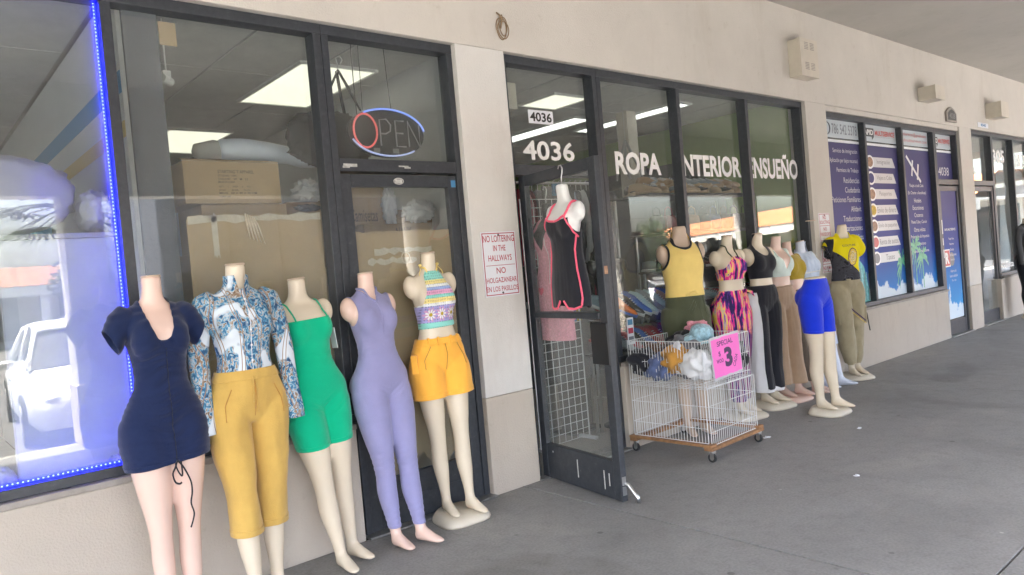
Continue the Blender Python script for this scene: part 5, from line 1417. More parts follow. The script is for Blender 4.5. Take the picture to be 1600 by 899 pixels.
# cartons
def carton(label, x0, x1, y0, y1, z0, z1, rows=(), flaps=False, m="cardboard"):
    t = empty("carton", ((x0 + x1) / 2, (y0 + y1) / 2, z0), label=label, cat="carton", group="cardboard cartons stacked behind the left windows")
    W, D, H = (x1 - x0) / 2, (y1 - y0) / 2, z1 - z0
    box("carton_body", -W, W, -D, D, 0, H, m, t, bevel=.004)
    box("tape", -W - .001, W + .001, -.03, .03, H + .0003, H + .0012, "tape_clear", t)
    if flaps:
        MB().add([(-W, -D, H + .001), (W, -D, H + .001), (W - .02, -D + .12, H + .028), (-W + .02, -D + .12, H + .028), (-W, -D, H + .006), (W, -D, H + .006), (W - .02, -D + .12, H + .033), (-W + .02, -D + .12, H + .033)], [(0, 1, 2, 3), (4, 7, 6, 5), (0, 4, 5, 1), (1, 5, 6, 2), (2, 6, 7, 3), (3, 7, 4, 0)]).build("carton_flap", m, t)
    for s, u0, u1, v0, v1 in rows:
        text(s, u0 * W, u1 * W, v0 * H, v1 * H, -D - .0012, "ink_brown", t, bold=.008)
    return t
carton("big tan carton stencilled STARTING T APPAREL on top of the stack", 1.315, 1.865, .36, .80, 2.013, 2.252, [
    ("STARTING T APPAREL", -.32, .44, .72, .80), ("STYLE NO. 11041", -.32, .06, .64, .69), ("COLOR:   W   M   LS", -.32, .30, .56, .61), ("MADE IN CHINA", -.32, .02, .49, .535),
    ("QTY      1      DOZ      2      PCS", -.32, .34, .38, .42), ("G.W.      KGS      N.W.", -.32, .34, .30, .34), ("MEAS   60 X 40 X 30 CM", -.32, .46, .225, .275), ("C/NO 1-60", -.32, -.1, .145, .19)], flaps=True)
carton("carton directly under the stencilled one, showing a strip above the cardboard sheet", 1.40, 1.90, .38, .80, 1.74, 2.011)
carton("lowest carton hidden behind the large cardboard sheet", 1.32, 1.9, .4, .8, 1.2, 1.738)
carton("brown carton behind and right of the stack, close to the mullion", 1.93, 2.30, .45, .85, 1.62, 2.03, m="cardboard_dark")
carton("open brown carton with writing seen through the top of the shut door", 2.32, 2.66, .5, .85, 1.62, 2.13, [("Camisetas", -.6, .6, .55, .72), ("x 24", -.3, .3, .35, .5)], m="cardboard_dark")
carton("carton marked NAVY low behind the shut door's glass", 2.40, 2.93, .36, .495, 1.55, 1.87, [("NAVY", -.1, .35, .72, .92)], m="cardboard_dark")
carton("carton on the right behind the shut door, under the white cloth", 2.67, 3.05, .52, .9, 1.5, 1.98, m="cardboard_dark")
for i, (x, z) in enumerate(((1.6, .7), (2.3, .7), (2.75, .7))):
    carton(["lower carton behind the large cardboard sheet, bottom of the stack", "bottom carton behind the shut door, under the brown one", "bottom right carton behind the shut door"][i], x - .25, x + .24, .5, .95, .01, (1.198, 1.618, 1.498)[i])
# white limb, cloths
t = empty("plastic_limb", (1.6, .55, 2.28), label="white plastic mannequin leg lying on top of the cartons", cat="mannequin part")
V_, F_ = limb([(-.02, .0, .075), (.0, 0, .075), (.12, .0, .08), (.28, 0, .07), (.42, 0, .055), (.52, 0, .04), (.60, 0, .03), (.615, 0, .03)], [.03, .062, .07, .064, .055, .062, .05, .02], 18)
def limbx(path, rads, n=18):
    return MB().tube(path, rads, n)
limbx([(-.02, .0, .075), (.0, 0, .075), (.12, .0, .08), (.28, 0, .07), (.42, 0, .055), (.52, 0, .04), (.60, 0, .03), (.615, 0, .03)], [.03, .062, .07, .064, .055, .062, .05, .02]).build("leg_form", "skin_bluewhite", t, True)
limbx([(-.16, .0, .05), (-.14, 0, .055), (-.03, .02, .07), (.02, .02, .07)], [.02, .05, .066, .05]).build("cloth_wrap", "interior_grey", t, True)
for c, r_, m_, s_, lb, nm in (((2.1, .5, 2.10), (.1, .08, .07), "bag_white", 11, "white crumpled bag beside the mannequin leg", "plastic bag"), ((2.66, .45, 2.0), (.05, .04, .12), "bag_white", 12, "white plastic bottle shaped bag behind the shut door", "plastic bag"), ((2.90, .46, 1.96), (.12, .06, .075), "bag_white", 13, "white folded cloth at the right behind the shut door's glass", "cloth"), ((2.06, .42, 1.99), (.08, .03, .02), "black_plastic", 14, "black strap lying by the white crumpled bag", "strap"), ((1.75, .75, 2.36), (.2, .15, .05), "black_cloth", 15, "dark cloth heap behind the mannequin leg", "cloth")):
    tag(pillow("plastic_bag" if nm == "plastic bag" else nm, c, r_, m_, amp=.45, seed=s_, e=2.0), lb, nm)
# hanger with a dark garment
t = empty("hanger_garment", (2.22, .30, 2.25), label="dark garment on a wire hanger hanging left of the neon sign", cat="garment")
MB().tube([(.08, 0, .62), (.10, 0, .65), (.085, 0, .675), (.055, 0, .66), (.065, 0, .615), (.065, 0, .585)], .004, 6).build("hanger_hook", "steel", t, True)
MB().tube([(.065, 0, .585), (-.02, 0, .43), (-.08, 0, .30)], [.008, .01, .006], 6).tube([(.065, 0, .585), (.13, 0, .47), (.2, 0, .34)], [.008, .011, .006], 6).tube([(.06, .01, .58), (.075, .01, .42), (.09, .01, .3)], .01, 6).build("strap", "black_cloth", t, True)
pillow("dark_cloth", (-.02, .02, .15), (.27, .04, .16), "black_cloth", amp=.2, seed=21, e=3.0, parent=t)
# neon sign
t = empty("neon_sign", (2.54, .20, 2.435), label="oval OPEN neon sign with a red O and blue arcs, partly unlit, hung on cords", cat="neon sign")
MB().prism([(.28 * math.cos(a), .155 * math.sin(a)) for a in np.linspace(0, 2 * math.pi, 41)[:-1]], .0, .025).build("sign_back", "black_plastic", t)
arc = lambda a0, a1, rx, rz, cx=0, cz=0, n=26: [(cx + rx * math.cos(R(a)), -.014, cz + rz * math.sin(R(a))) for a in np.linspace(a0, a1, n)]
MB().tube(arc(128, 8, .275, .15), .0065, 8).build("neon_tube", "neon_blue", t, True)
MB().tube(arc(200, 312, .275, .148), .006, 8).build("neon_tube", "neon_pale", t, True)
MB().tube(arc(-110, 245, .082, .105, -.165, .005, 30), .0065, 8).build("neon_tube", "neon_red", t, True)
mb = MB()
mb.tube([(-.06, -.014, -.085), (-.06, -.014, .08), (-.01, -.014, .085), (.02, -.014, .05), (.015, -.014, .01), (-.02, -.014, -.008), (-.055, -.014, -.008)], .005, 6)
mb.tube([(.12, -.014, .08), (.055, -.014, .08), (.055, -.014, -.085), (.125, -.014, -.085)], .005, 6); mb.tube([(.058, -.014, 0), (.11, -.014, 0)], .005, 6)
mb.tube([(.15, -.014, -.085), (.15, -.014, .08), (.235, -.014, -.085), (.235, -.014, .06)], .005, 6)
mb.build("dead_tube", "neon_dead", t, True)
for xx in (-.11, .03): box("maker_label", xx, xx + .045, -.002, -.0004, -.128, -.098, "plaque_letter", t)
MB().tube([(-.16, .01, .14), (-.155, .01, .3), (-.15, .01, .62)], .0025, 5).tube([(.05, .01, .155), (.04, .01, .35), (.03, .01, .62)], .0025, 5).tube([(-.2, .012, .09), (-.205, .01, .3), (-.2, .01, .62)], .003, 5).build("cord", "black_plastic", t, True)
t = empty("security_camera", (1.32, .5, 2.70), label="small white security camera under the ceiling of the middle left window", cat="camera")
MB().cyl((0, 0, .06), (0, 0, .37), .005).build("camera_stem", "white_enamel", t, True)
mb = MB().cyl((-.028, -.02, .03), (.028, .02, .02), .024, 16).box(-.02, .02, -.02, .02, .02, .075); mb.build("camera_body", "white_enamel", t)
tag(box("paper_note", 1.19, 1.275, .1235 + .001, .1265, 2.80, 2.92, "cardboard"), "small tan card taped at the top of the middle left window", "card")
t = empty("exit_box", (3.62, .35, 2.70), label="white emergency light box hanging inside above the open doorway", cat="emergency light")
box("box_body", -.14, .15, -.05, .05, .0, .20, "box_cream", t, bevel=.005); box("bracket", -.05, .06, -.03, .03, .2005, .37, "box_cream", t)

# ------------------------------------------------------------------ wire cart
t = empty("wire_cart", (4.385, -.735, 0), R(2), label="white wire bin on a wooden dolly heaped with hats and clothes", cat="wire cart")
CW, CD = .65, .66
Z0, Z1, ZM = .135, .865, .52
def wire_panel(name, P, Q, z0, z1, n, rails, r=.0019):
    P, Q = Vector(P), Vector(Q); mb = MB()
    for i in range(n + 1):
        a = P.lerp(Q, i / n); rr = r if 0 < i < n else r * 1.7
        mb.tube([(a.x, a.y, z0), (a.x, a.y, z1)], rr, 5)
    for z in rails: mb.tube([(P.x, P.y, z), (Q.x, Q.y, z)], r * (1.6 if z in (z0, z1) else 1.2), 5)
    return mb.build(name, "wire_white", t)
rails = [Z0, .24, .40, .56, .71, Z1]
wire_panel("wire_panel", (0, 0, 0), (0, CD, 0), Z0, Z1, 26, rails)
wire_panel("wire_panel", (CW, 0, 0), (CW, CD, 0), Z0, Z1, 26, rails)
wire_panel("wire_panel", (0, CD, 0), (CW, CD, 0), Z0, Z1, 26, rails)
wire_panel("wire_panel", (0, 0, 0), (CW, 0, 0), ZM, Z1, 26, [ZM, .57, .71, Z1])
wire_panel("wire_panel", (.02, -.012, 0), (CW + .01, -.012, 0), Z0 - .02, ZM + .01, 24, [Z0 - .02, .21, .40, ZM + .01])
mb = MB()
for i in range(13):
    a = i / 12
    mb.tube([(0, CD * a, ZM), (CW, CD * a, ZM)], .0018, 5); mb.tube([(CW * a, 0, ZM + .004), (CW * a, CD, ZM + .004)], .0018, 5)
mb.build("wire_shelf", "wire_white", t)
for nm, a in (("dolly_board", (-.03, CW + .05, -.045, .025)), ("dolly_board", (-.03, CW + .05, CD - .03, CD + .03))):
    box(nm, a[0], a[1], a[2], a[3], .088, .112, "wood_dolly", t, bevel=.003)
for x0 in (-.035, CW - .02):
    box("dolly_board", x0, x0 + .075, -.04, CD + .03, .1125, .132, "wood_dolly", t, bevel=.003)
for cx in (.01, CW + .01):
    for cy in (-.02, CD):
        c = MB().cyl((cx, cy, .086), (cx, cy, .07), .022, 10).box(cx - .012, cx - .009, cy - .012, cy + .02, .03, .075).box(cx + .009, cx + .012, cy - .012, cy + .02, .03, .075).build("caster", "steel", t)
        MB().cyl((cx - .0085, cy + .006, .033), (cx + .0085, cy + .006, .033), .032, 18).build("caster_wheel", "rubber", c)
        MB().cyl((cx - .0095, cy + .006, .033), (cx + .0095, cy + .006, .033), .017, 12).build("caster_hub", "steel", c)
CB = Matrix.Rotation(R(2), 4, 'Z'); CB.translation = (4.385, -.735, 0)
t = empty("price_card", (4.385 + .115, -.735 - .014, .578), R(2), label="bright pink hand lettered SPECIAL 3 price card wired to the cart's front", cat="price card")
t.rotation_euler = (R(-2), R(-2.5), R(2))
box("card_sleeve", -.012, .385, -.006, -.0005, -.012, .30, "bag_white", t, bevel=.002)
mb = MB(); rr = random.Random(4)
edge = [(.0 + .37 * i / 14, .285 + rr.uniform(-.004, .004)) for i in range(15)] + [(.37 + rr.uniform(-.004, .004), .285 - .28 * i / 12) for i in range(1, 12)] + [(.37 - .37 * i / 14, .005 + rr.uniform(-.004, .004)) for i in range(15)] + [(rr.uniform(-.004, .004), .005 + .28 * i / 12) for i in range(1, 12)]
mb.prism(edge, -.009, -.0065); mb.build("card", "card_pink", t)
text("SPECIAL", .07, .285, .225, .262, -.0102, "marker_ink", t, bold=.012)
text("3", .15, .255, .06, .205, -.0102, "marker_ink", t, bold=.05)
text("$", .075, .105, .15, .19, -.0102, "marker_ink", t); text("woo", .04, .13, .105, .135, -.0102, "marker_ink", t)
o = text("CADA", 0, .1, 0, .035, -.0102, "marker_ink", t); o.location = (.275, 0, .04); o.rotation_euler = (0, R(-55), 0)
def cloth(name, label, p, r, m, seed, amp=.3, cat="clothing"):
    q = CB @ Vector((p[0] * .93, p[1] * .93 + .03, p[2] + .05)); r = tuple(v * 1.3 for v in r)
    tag(pillow(name, q, r, m, amp=amp, seed=seed, e=2.6, n=40, k=26, freq=1.9, fold=.10), label, cat, "clothes heaped in the wire cart")
for a in (("pink_cap", "pale pink cap at the back of the cart", (.56, .36, .86), (.07, .06, .04), "pink_lace", 38),
          ("white_slipper", "white slipper standing against the cart's left wires", (.09, .24, .68), (.03, .035, .085), "white_fabric", 35),
          ("black_print_cloth", "black heap at the cart's right side behind the pink card", (.52, .40, .70), (.10, .16, .10), "black_fabric", 39), ("grey_print_cloth", "grey printed cloth in the middle of the cart under the hat", (.36, .32, .68), (.12, .13, .10), "grey_print", 40), ("teal_cloth", "teal cloth behind the pink card in the cart", (.42, .12, .60), (.10, .07, .07), "panel_teal", 43)):
    cloth(*a)
for i in range(16):
    m_ = ["white_fabric", "charcoal", "denim_blue", "black_fabric", "caramel", "grey_print", "panel_teal", "black_cloth", "denim_blue", "charcoal", "hat_blue", "navy", "black_fabric", "brown_cloth", "grey_print", "pale_blue"][i]
    cloth("bundled_cloth", "%s crumpled cloth in the cart's heap, %s from the front" % (["white", "dark grey", "blue denim", "black", "caramel brown", "grey printed", "teal", "matt black", "faded denim", "charcoal", "light blue patterned", "navy", "jet black", "dark brown", "grey speckled", "pale blue"][i], ["first row", "second row", "third row", "last row"][i // 4]), (.10 + (i % 4) * .165, .09 + (i // 4) * .165, .64 + .03 * math.sin(i * 2.1)), (.085, .085, .075), m_, 60 + i, .38)
def heap_z(x, y): return .70 + .10 * math.exp(-((x - .36) ** 2 + (y - .33) ** 2) / .05) + .02 * noise.noise((x * 9, y * 9, 0))
def drape(name, label, cx, cy, rad, m_, seed, lift):
    n_, k_ = 44, 9; V = []; F = []
    for j in range(k_ + 1):
        for i in range(n_):
            a = 2 * math.pi * i / n_
            rr_ = rad * j / k_ * (1 + .28 * math.sin(2 * a + seed) + .16 * math.sin(5 * a + seed * 2))
            x = min(max(cx + rr_ * math.cos(a), .012), CW - .012); y = min(max(cy + rr_ * math.sin(a), .012), CD - .012)
            ed = max(.06 - min(x, y, CW - x, CD - y), 0)
            z = heap_z(x, y) + lift + .016 * (j / k_) * math.sin(7 * a + seed) + .022 * noise.noise((x * 14 + seed, y * 14, seed)) - ed * 1.6
            V.append(tuple(CB @ Vector((x, y, z))))
    for j in range(k_):
        for i in range(n_): F.append((j * n_ + i, j * n_ + (i + 1) % n_, (j + 1) * n_ + (i + 1) % n_, (j + 1) * n_ + i))
    o = mesh_obj(name, V, F, m_, None, True); sm = o.modifiers.new("thickness", 'SOLIDIFY'); sm.thickness = .006
    tag(o, label, "clothing", "clothes heaped in the wire cart")
for i, (lb, cx, cy, rad, m_) in enumerate((("charcoal shirt draped over the back of the cart's heap", .32, .5, .17, "charcoal"), ("denim garment draped over the cart's left edge", .10, .36, .13, "denim_blue"), ("black garment draped at the cart's back left corner", .13, .54, .13, "black_cloth"), ("grey printed top lying on the heap's right side", .52, .42, .14, "grey_print"), ("navy garment draped behind the pink card", .48, .13, .14, "navy"), ("white blouse lying at the cart's front left corner", .13, .10, .11, "white_fabric"), ("caramel garment lying beside the white blouse in the cart", .11, .22, .085, "caramel"), ("teal garment lying under the hat", .33, .16, .11, "panel_teal"), ("beige garment peeking out at the heap's centre", .27, .34, .09, "beige"), ("black patterned scarf along the cart's right edge", .58, .28, .10, "black_fabric"))):
    drape("draped_garment", lb, cx, cy, rad, m_, i * 1.7 + 1, .004 * i)
q = CB @ Vector((.38, .24, .86))
t = empty("bucket_hat", q, R(20), label="light blue patterned bucket hat on top of the cart's heap", cat="hat", group="clothes heaped in the wire cart"); t.rotation_euler = (R(14), R(-8), R(20))
V_, F_ = loft([hring(0, 0, z, r_, r_, n=28, e=2) for z, r_ in ((.0, .095), (.03, .09), (.06, .083), (.082, .06), (.088, .02))]); mesh_obj("crown", V_, F_, "hat_blue", t, True)
V_ = []; F_ = []
for j, (r_, z) in enumerate(((.092, .004), (.12, -.012), (.15, -.03), (.152, -.034), (.12, -.017), (.09, -.002))):
    V_ += [(r_ * math.cos(2 * math.pi * k / 32), r_ * math.sin(2 * math.pi * k / 32), z + .008 * math.sin(6 * math.pi * k / 32)) for k in range(32)]
for j in range(5):
    F_ += [(j * 32 + k, j * 32 + (k + 1) % 32, (j + 1) * 32 + (k + 1) % 32, (j + 1) * 32 + k) for k in range(32)]
mesh_obj("brim", V_, F_, "hat_blue", t, True)

# ------------------------------------------------------------------ grid panel, shelves and shoes inside the shoe shop
def grid_panel(x0, x1, z0, z1, y, label, rz=0.0):
    t = empty("grid_panel", ((x0 + x1) / 2, y, 0), rz, label=label, cat="wire grid")
    W = (x1 - x0) / 2; mb = MB()
    n = round(2 * W / .07); m_ = round((z1 - z0) / .07)
    for i in range(n + 1):
        mb.tube([(-W + 2 * W * i / n, 0, z0), (-W + 2 * W * i / n, 0, z1)], .0032 if 0 < i < n else .006, 5)
    for j in range(m_ + 1):
        mb.tube([(-W, .006, z0 + (z1 - z0) * j / m_), (W, .006, z0 + (z1 - z0) * j / m_)], .0032, 5)
    mb.build("grid_wires", "wire_white", t)
    MB().box(-W, -W + .03, -.1, .1, .005, .03).box(W - .03, W, -.1, .1, .005, .03).build("grid_foot", "wire_white", t)
grid_panel(3.93, 4.50, .03, 2.05, .55, "white wire grid panel standing inside the open doorway")
grid_panel(3.45, 3.90, .6, 2.1, 1.0, "second white wire grid hung with packs on the doorway's left", R(10))
pk = ["black_plastic", "sign_white", "stripe_blue", "film_brown", "card_pink", "grey_print", "sign_red", "panel_teal", "mustard_dark", "charcoal"]
rr = random.Random(11)
pkn = dict(zip(pk, ("black", "white", "blue", "brown", "pink", "grey", "red", "teal", "mustard", "charcoal")))
for j in range(9):
    for i in range(4):
        x = 3.45 + i * .115 + rr.uniform(-.01, .01); z = 1.0 + j * .12 + rr.uniform(-.01, .01)
        kp = rr.choice(pk)
        t = empty("hanging_pack", (x, .955 - .02 * i, z), label="small %s pack on the grid left of the doorway, row %s up" % (pkn[kp], ("one", "two", "three", "four", "five", "six", "seven", "eight", "nine", "ten")[j]), cat="pack", group="packs hooked on the grid left of the doorway")
        box("pack_card", -.045, .045, -.012, .012, 0, .1, kp, t); box("pack_label", -.03, .03, -.0135, -.0122, .02, .05, rr.choice(pk), t)
for j in range(10):
    for i in range(3):
        x = 4.55 + i * .11; z = .98 + j * .125
        if i and j > 3: continue
        kp = rr.choice(pk)
        t = empty("hanging_pack", (x, .75 + .05 * i, z), label="small %s pack on the dark rack inside the window, row %s up" % (pkn[kp], ("one", "two", "three", "four", "five", "six", "seven", "eight", "nine", "ten")[j]), cat="pack", group="packs hanging right of the open door")
        box("pack_card", -.045, .045, -.012, .012, 0, .105, kp, t); box("pack_label", -.03, .03, -.0135, -.0122, .02, .05, rr.choice(pk), t)
t = empty("pack_rack", (4.66, .84, 0), label="dark upright rack holding packs just inside the window's left end", cat="rack")
box("rack_board", -.18, .2, .0, .03, .02, 2.2, "interior_dark", t); box("rack_foot", -.2, .22, -.12, .12, .005, .02, "interior_dark", t)
t = empty("counter", (6.3, 3.2, 0), label="grey sales counter deep inside the shoe shop", cat="counter")
box("counter_body", -1.0, .9, -.3, .3, .005, 1.0, "interior_dark", t); box("counter_top", -1.05, .95, -.34, .34, 1.0005, 1.04, "interior_grey", t)
def shelf(label, x0, x1, y0, y1, z, m="interior_dark", glass=False):
    t = empty("shelf", ((x0 + x1) / 2, (y0 + y1) / 2, z), label=label, cat="shelf")
    W, D = (x1 - x0) / 2, (y1 - y0) / 2
    box("shelf_board", -W, W, -D, D, -.018, -.002, m, t, bevel=.002)
    box("shelf_edge", -W, W, -D - .006, -D - .0005, -.022, -.0, "steel" if glass else m, t)
    for s in (-W + .03, W - .05): box("shelf_post", s, s + .02, D - .05, D - .03, -z + .005, -.0185, "steel", t)
    return t
shelf("upper sneaker shelf behind the window left of the yellow shirt", 4.66, 5.75, .22, .62, 1.0)
shelf("lower shelf of red and blue shoes behind the window, above the cart", 4.62, 5.75, .20, .64, .70)
shelf("high shelf heaped with sandals under the lettering", 5.45, 7.25, .45, .95, 2.09)
shelf("dark shoe shelf at chest height behind the streaky halter top", 5.5, 7.5, .30, .70, 1.36)
shelf("shelf of trainers at hip height behind the black crop tank", 5.85, 7.5, .26, .68, 1.03)
shelf("dark shelf of bags above the shoe shelf near the green wall", 5.6, 7.4, .40, .85, 1.72)
t = empty("slatted_stand", (6.5, 1.0, 0), label="dark slatted stand behind the shoe shelves", cat="stand")
for k in range(9):
    box("slat", -1.05, 1.05, 0, .02, .3 + k * .2, .3 + k * .2 + .185, "interior_dark", t)
box("panel_foot", -1.05, 1.05, .021, .06, .005, 2.1, "interior_dark", t)
_shoe = {}
def shoe(label, group, p, rz, m, sole="white_fabric", s=1.0, tilt=0.0, nose=0.0):
    key = (m, sole)
    t = empty("shoe", p, rz, label=label, cat="shoe", group=group); t.rotation_euler = (nose, tilt, rz); t.scale = (s, s, s)
    if nose: t.location.z += .135 * s * math.sin(nose)
    if key not in _shoe:
        def sec(y, hw, z0, z1, n=14): return [(hw * math.cos(2 * math.pi * k / n), y, (z0 + z1) / 2 + (z1 - z0) / 2 * math.sin(2 * math.pi * k / n)) for k in range(n)]
        V1, F1 = loft([sec(y, hw, 0, z) for y, hw, z in ((.135, .018, .02), (.125, .032, .03), (.06, .034, .028), (0, .032, .026), (-.08, .043, .026), (-.125, .036, .03), (-.15, .014, .032))])
        V2, F2 = loft([sec(y, hw, .018, z) for y, hw, z in ((.128, .022, .06), (.118, .03, .095), (.06, .032, .105), (.02, .032, .1), (-.03, .036, .078), (-.08, .041, .06), (-.12, .034, .05), (-.145, .012, .036))])
        a = mesh_obj("sole", V1, F1, sole, t, True); b = mesh_obj("upper", V2, F2, m, t, True)
        mb = MB()
        for k in range(4): mb.tube([(-.02, -.005 - k * .018, .094 - k * .008), (0, -.008 - k * .018, .1 - k * .009), (.02, -.005 - k * .018, .094 - k * .008)], .003, 4)
        c = mb.build("laces", "white_fabric", t)
        _shoe[key] = (a.data, b.data, c.data)
    else:
        for nm, me in zip(("sole", "upper", "laces"), _shoe[key]): link(bpy.data.objects.new(nm, me), t)
M["shoe_orange"] = mat("shoe_orange", (.85, .2, .03), .5); mat("shoe_red", (.5, .03, .04), .5); mat("shoe_blue", (.04, .13, .5), .5); mat("shoe_grey", (.3, .34, .38), .6); mat("shoe_black", (.02, .02, .022), .5); mat("shoe_tan", (.4, .25, .14), .6); mat("shoe_aqua", (.45, .6, .68), .5); mat("shoe_wine", (.22, .03, .05), .5); mat("sandal_tan", (.5, .36, .24), .6); mat("shoe_olive", (.12, .14, .09), .6)
cols1 = ["shoe_orange", "shoe_black", "shoe_blue", "shoe_aqua", "shoe_grey", "shoe_aqua", "shoe_tan", "shoe_blue", "shoe_olive", "shoe_grey", "shoe_black"]
for i, m_ in enumerate(cols1):
    for j in range(2):
        shoe("%s sneaker on the upper shelf left of the yellow shirt" % m_.split("_")[1], "sneakers on the upper shelf", (4.74 + i * .098, .33 + j * .17, 1.0), R(25 + rr.uniform(-12, 12)), cols1[(i + j * 3) % 11] if j else m_, rr.choice(["white_fabric", "shoe_grey", "shoe_blue"]), 1.15, nose=R(24))
cols2 = ["shoe_grey", "shoe_red", "shoe_black", "shoe_blue", "shoe_red", "shoe_red", "shoe_wine", "shoe_red", "shoe_tan", "shoe_tan", "shoe_wine"]
for i, m_ in enumerate(cols2):
    for j in range(2):
        shoe("%s shoe in the row on the lower shelf behind the cart" % m_.split("_")[1], "shoes on the lower shelf", (4.70 + i * .098, .31 + j * .18, .70), R(20 + rr.uniform(-8, 8)), cols2[(i + j * 2) % 11] if j else m_, rr.choice(["white_fabric", "shoe_red", "shoe_black"]), 1.1, nose=R(22))
for i in range(17):
    for j in range(2):
        km = rr.choice(["shoe_black", "shoe_black", "shoe_grey", "shoe_wine"]); shoe(km.split("_")[1] + " shoe on the chest high shelf behind the mannequins", "dark shoes on the chest high shelf", (5.6 + i * .11, .40 + j * .17, 1.36), R(rr.uniform(0, 30)), km, rr.choice(["white_fabric", "shoe_black"]))
        km = rr.choice(["shoe_black", "shoe_grey", "shoe_aqua", "shoe_red"]); shoe(km.split("_")[1] + " trainer on the hip high shelf behind the mannequins", "trainers on the hip high shelf", (5.95 + i * .09, .36 + j * .17, 1.03), R(rr.uniform(0, 30)), km, rr.choice(["white_fabric", "shoe_black"]))
for i in range(24):
    km = rr.choice(["sandal_tan", "shoe_tan", "shoe_grey", "shoe_black"]); shoe(km.split("_")[1] + " sandal in the heap on the high shelf under the lettering", "sandals on the high shelf", (5.55 + (i % 12) * .14 + rr.uniform(-.02, .02), .58 + (i // 12) * .18, 2.09), R(rr.uniform(-60, 60)), km, "sandal_tan", 1.1)
for i in range(12):
    km = rr.choice(["sandal_tan", "shoe_tan", "shoe_grey"]); shoe(km.split("_")[1] + " sandal lying on top of the heap on the high shelf", "sandals on the high shelf", (5.7 + i * .12, .66, 2.165), R(rr.uniform(-80, 80)), km, "sandal_tan", 1.1, R(rr.uniform(-25, 25)))
for i in range(9):
    x = 5.72 + i * .19
    t = empty("handbag", (x, .6, 1.72), R(rr.uniform(-15, 15)), label=["black", "wine", "grey", "tan", "black quilted", "dark blue", "brown", "charcoal", "dark green"][i] + " handbag on the shelf above the shoes", cat="handbag", group="handbags on the dark shelf")
    m_ = ["shoe_black", "shoe_wine", "shoe_grey", "shoe_tan", "charcoal", "denim_blue", "brown_cloth", "charcoal", "olive"][i]
    pillow("bag_body", (0, 0, .085), (.085, .045, .085), m_, e=4, amp=.06, seed=50 + i, parent=t, n=20, k=12)
    MB().tube([(-.06, 0, .16), (-.05, 0, .23), (0, 0, .255), (.05, 0, .23), (.06, 0, .16)], .006, 6).build("bag_handle", m_, t, True)
# garments on a rail behind the ROPA window
t = empty("garment_rail", (5.15, 1.5, 0), label="chrome rail of hanging clothes behind the ROPA window", cat="rail")
MB().cyl((-.55, 0, 2.33), (.75, 0, 2.33), .014).cyl((-.5, 0, .02), (-.5, 0, 2.33), .014).cyl((.7, 0, .02), (.7, 0, 2.33), .014).box(-.52, -.48, -.25, .25, .005, .03).box(.68, .72, -.25, .25, .005, .03).build("rail_tube", "steel", t)
for i in range(14):
    m_ = ["sign_red", "pink_lace", "shoe_wine", "grey_print", "shoe_wine", "taupe", "charcoal", "beige", "brown_cloth", "pale_blue", "grey_print", "white_fabric", "charcoal", "olive"][i]
    t = empty("hanging_garment", (4.72 + i * .078, 1.5, 2.33), R(80 + rr.uniform(-8, 8)), label=["red", "pink lace", "wine red", "grey printed", "second wine red", "taupe", "charcoal", "beige", "brown", "pale blue", "second grey printed", "white", "second charcoal", "olive"][i] + " garment on the rail behind the ROPA window", cat="garment", group="clothes on the rail behind the ROPA window")
    pillow("garment", (0, 0, -.45), (.2, .03, .36), m_, e=3.2, amp=.18, seed=80 + i, parent=t, n=24, k=14)
    MB().tube([(0, 0, -.1), (0, 0, -.02), (.02, 0, .018), (-.01, 0, .03)], .004, 5).build("hanger_hook", "steel", t, True)
for i, (x, y) in enumerate(((5.95, 1.1), (6.35, 1.3), (7.0, 1.2))):
    t = empty("hanging_strap_set", (x, y, 2.30), label=["pale hanging display straps behind the ROPA letters", "black hanging straps above the sandals", "dark leafy straps near the green wall"][i], cat="straps")
    MB().tube([(0, 0, .42), (-.16, 0, .1), (-.18, 0, 0)], .014, 6).tube([(0, 0, .42), (.0, .02, .12), (.03, 0, .02)], .014, 6).tube([(0, 0, .42), (.2, 0, .12), (.24, 0, .02)], .014, 6).build("straps", ["interior_grey", "black_cloth", "black_cloth"][i], t, True)
    MB().cyl((0, 0, .42), (0, 0, .765), .003, 5).build("hanging_wire", "steel", t)
t = empty("window_card", (4.62, .11, .80), label="white card with printed squares stuck inside the window by the open door", cat="card")
box("card", -.03, .05, 0, .003, .0, .22, "sign_white", t)
for k in range(3): box("card_print", -.02, .04, -.002, -.0004, .02 + k * .07, .065 + k * .07, ["film_ink", "sign_red", "panel_teal"][k], t)

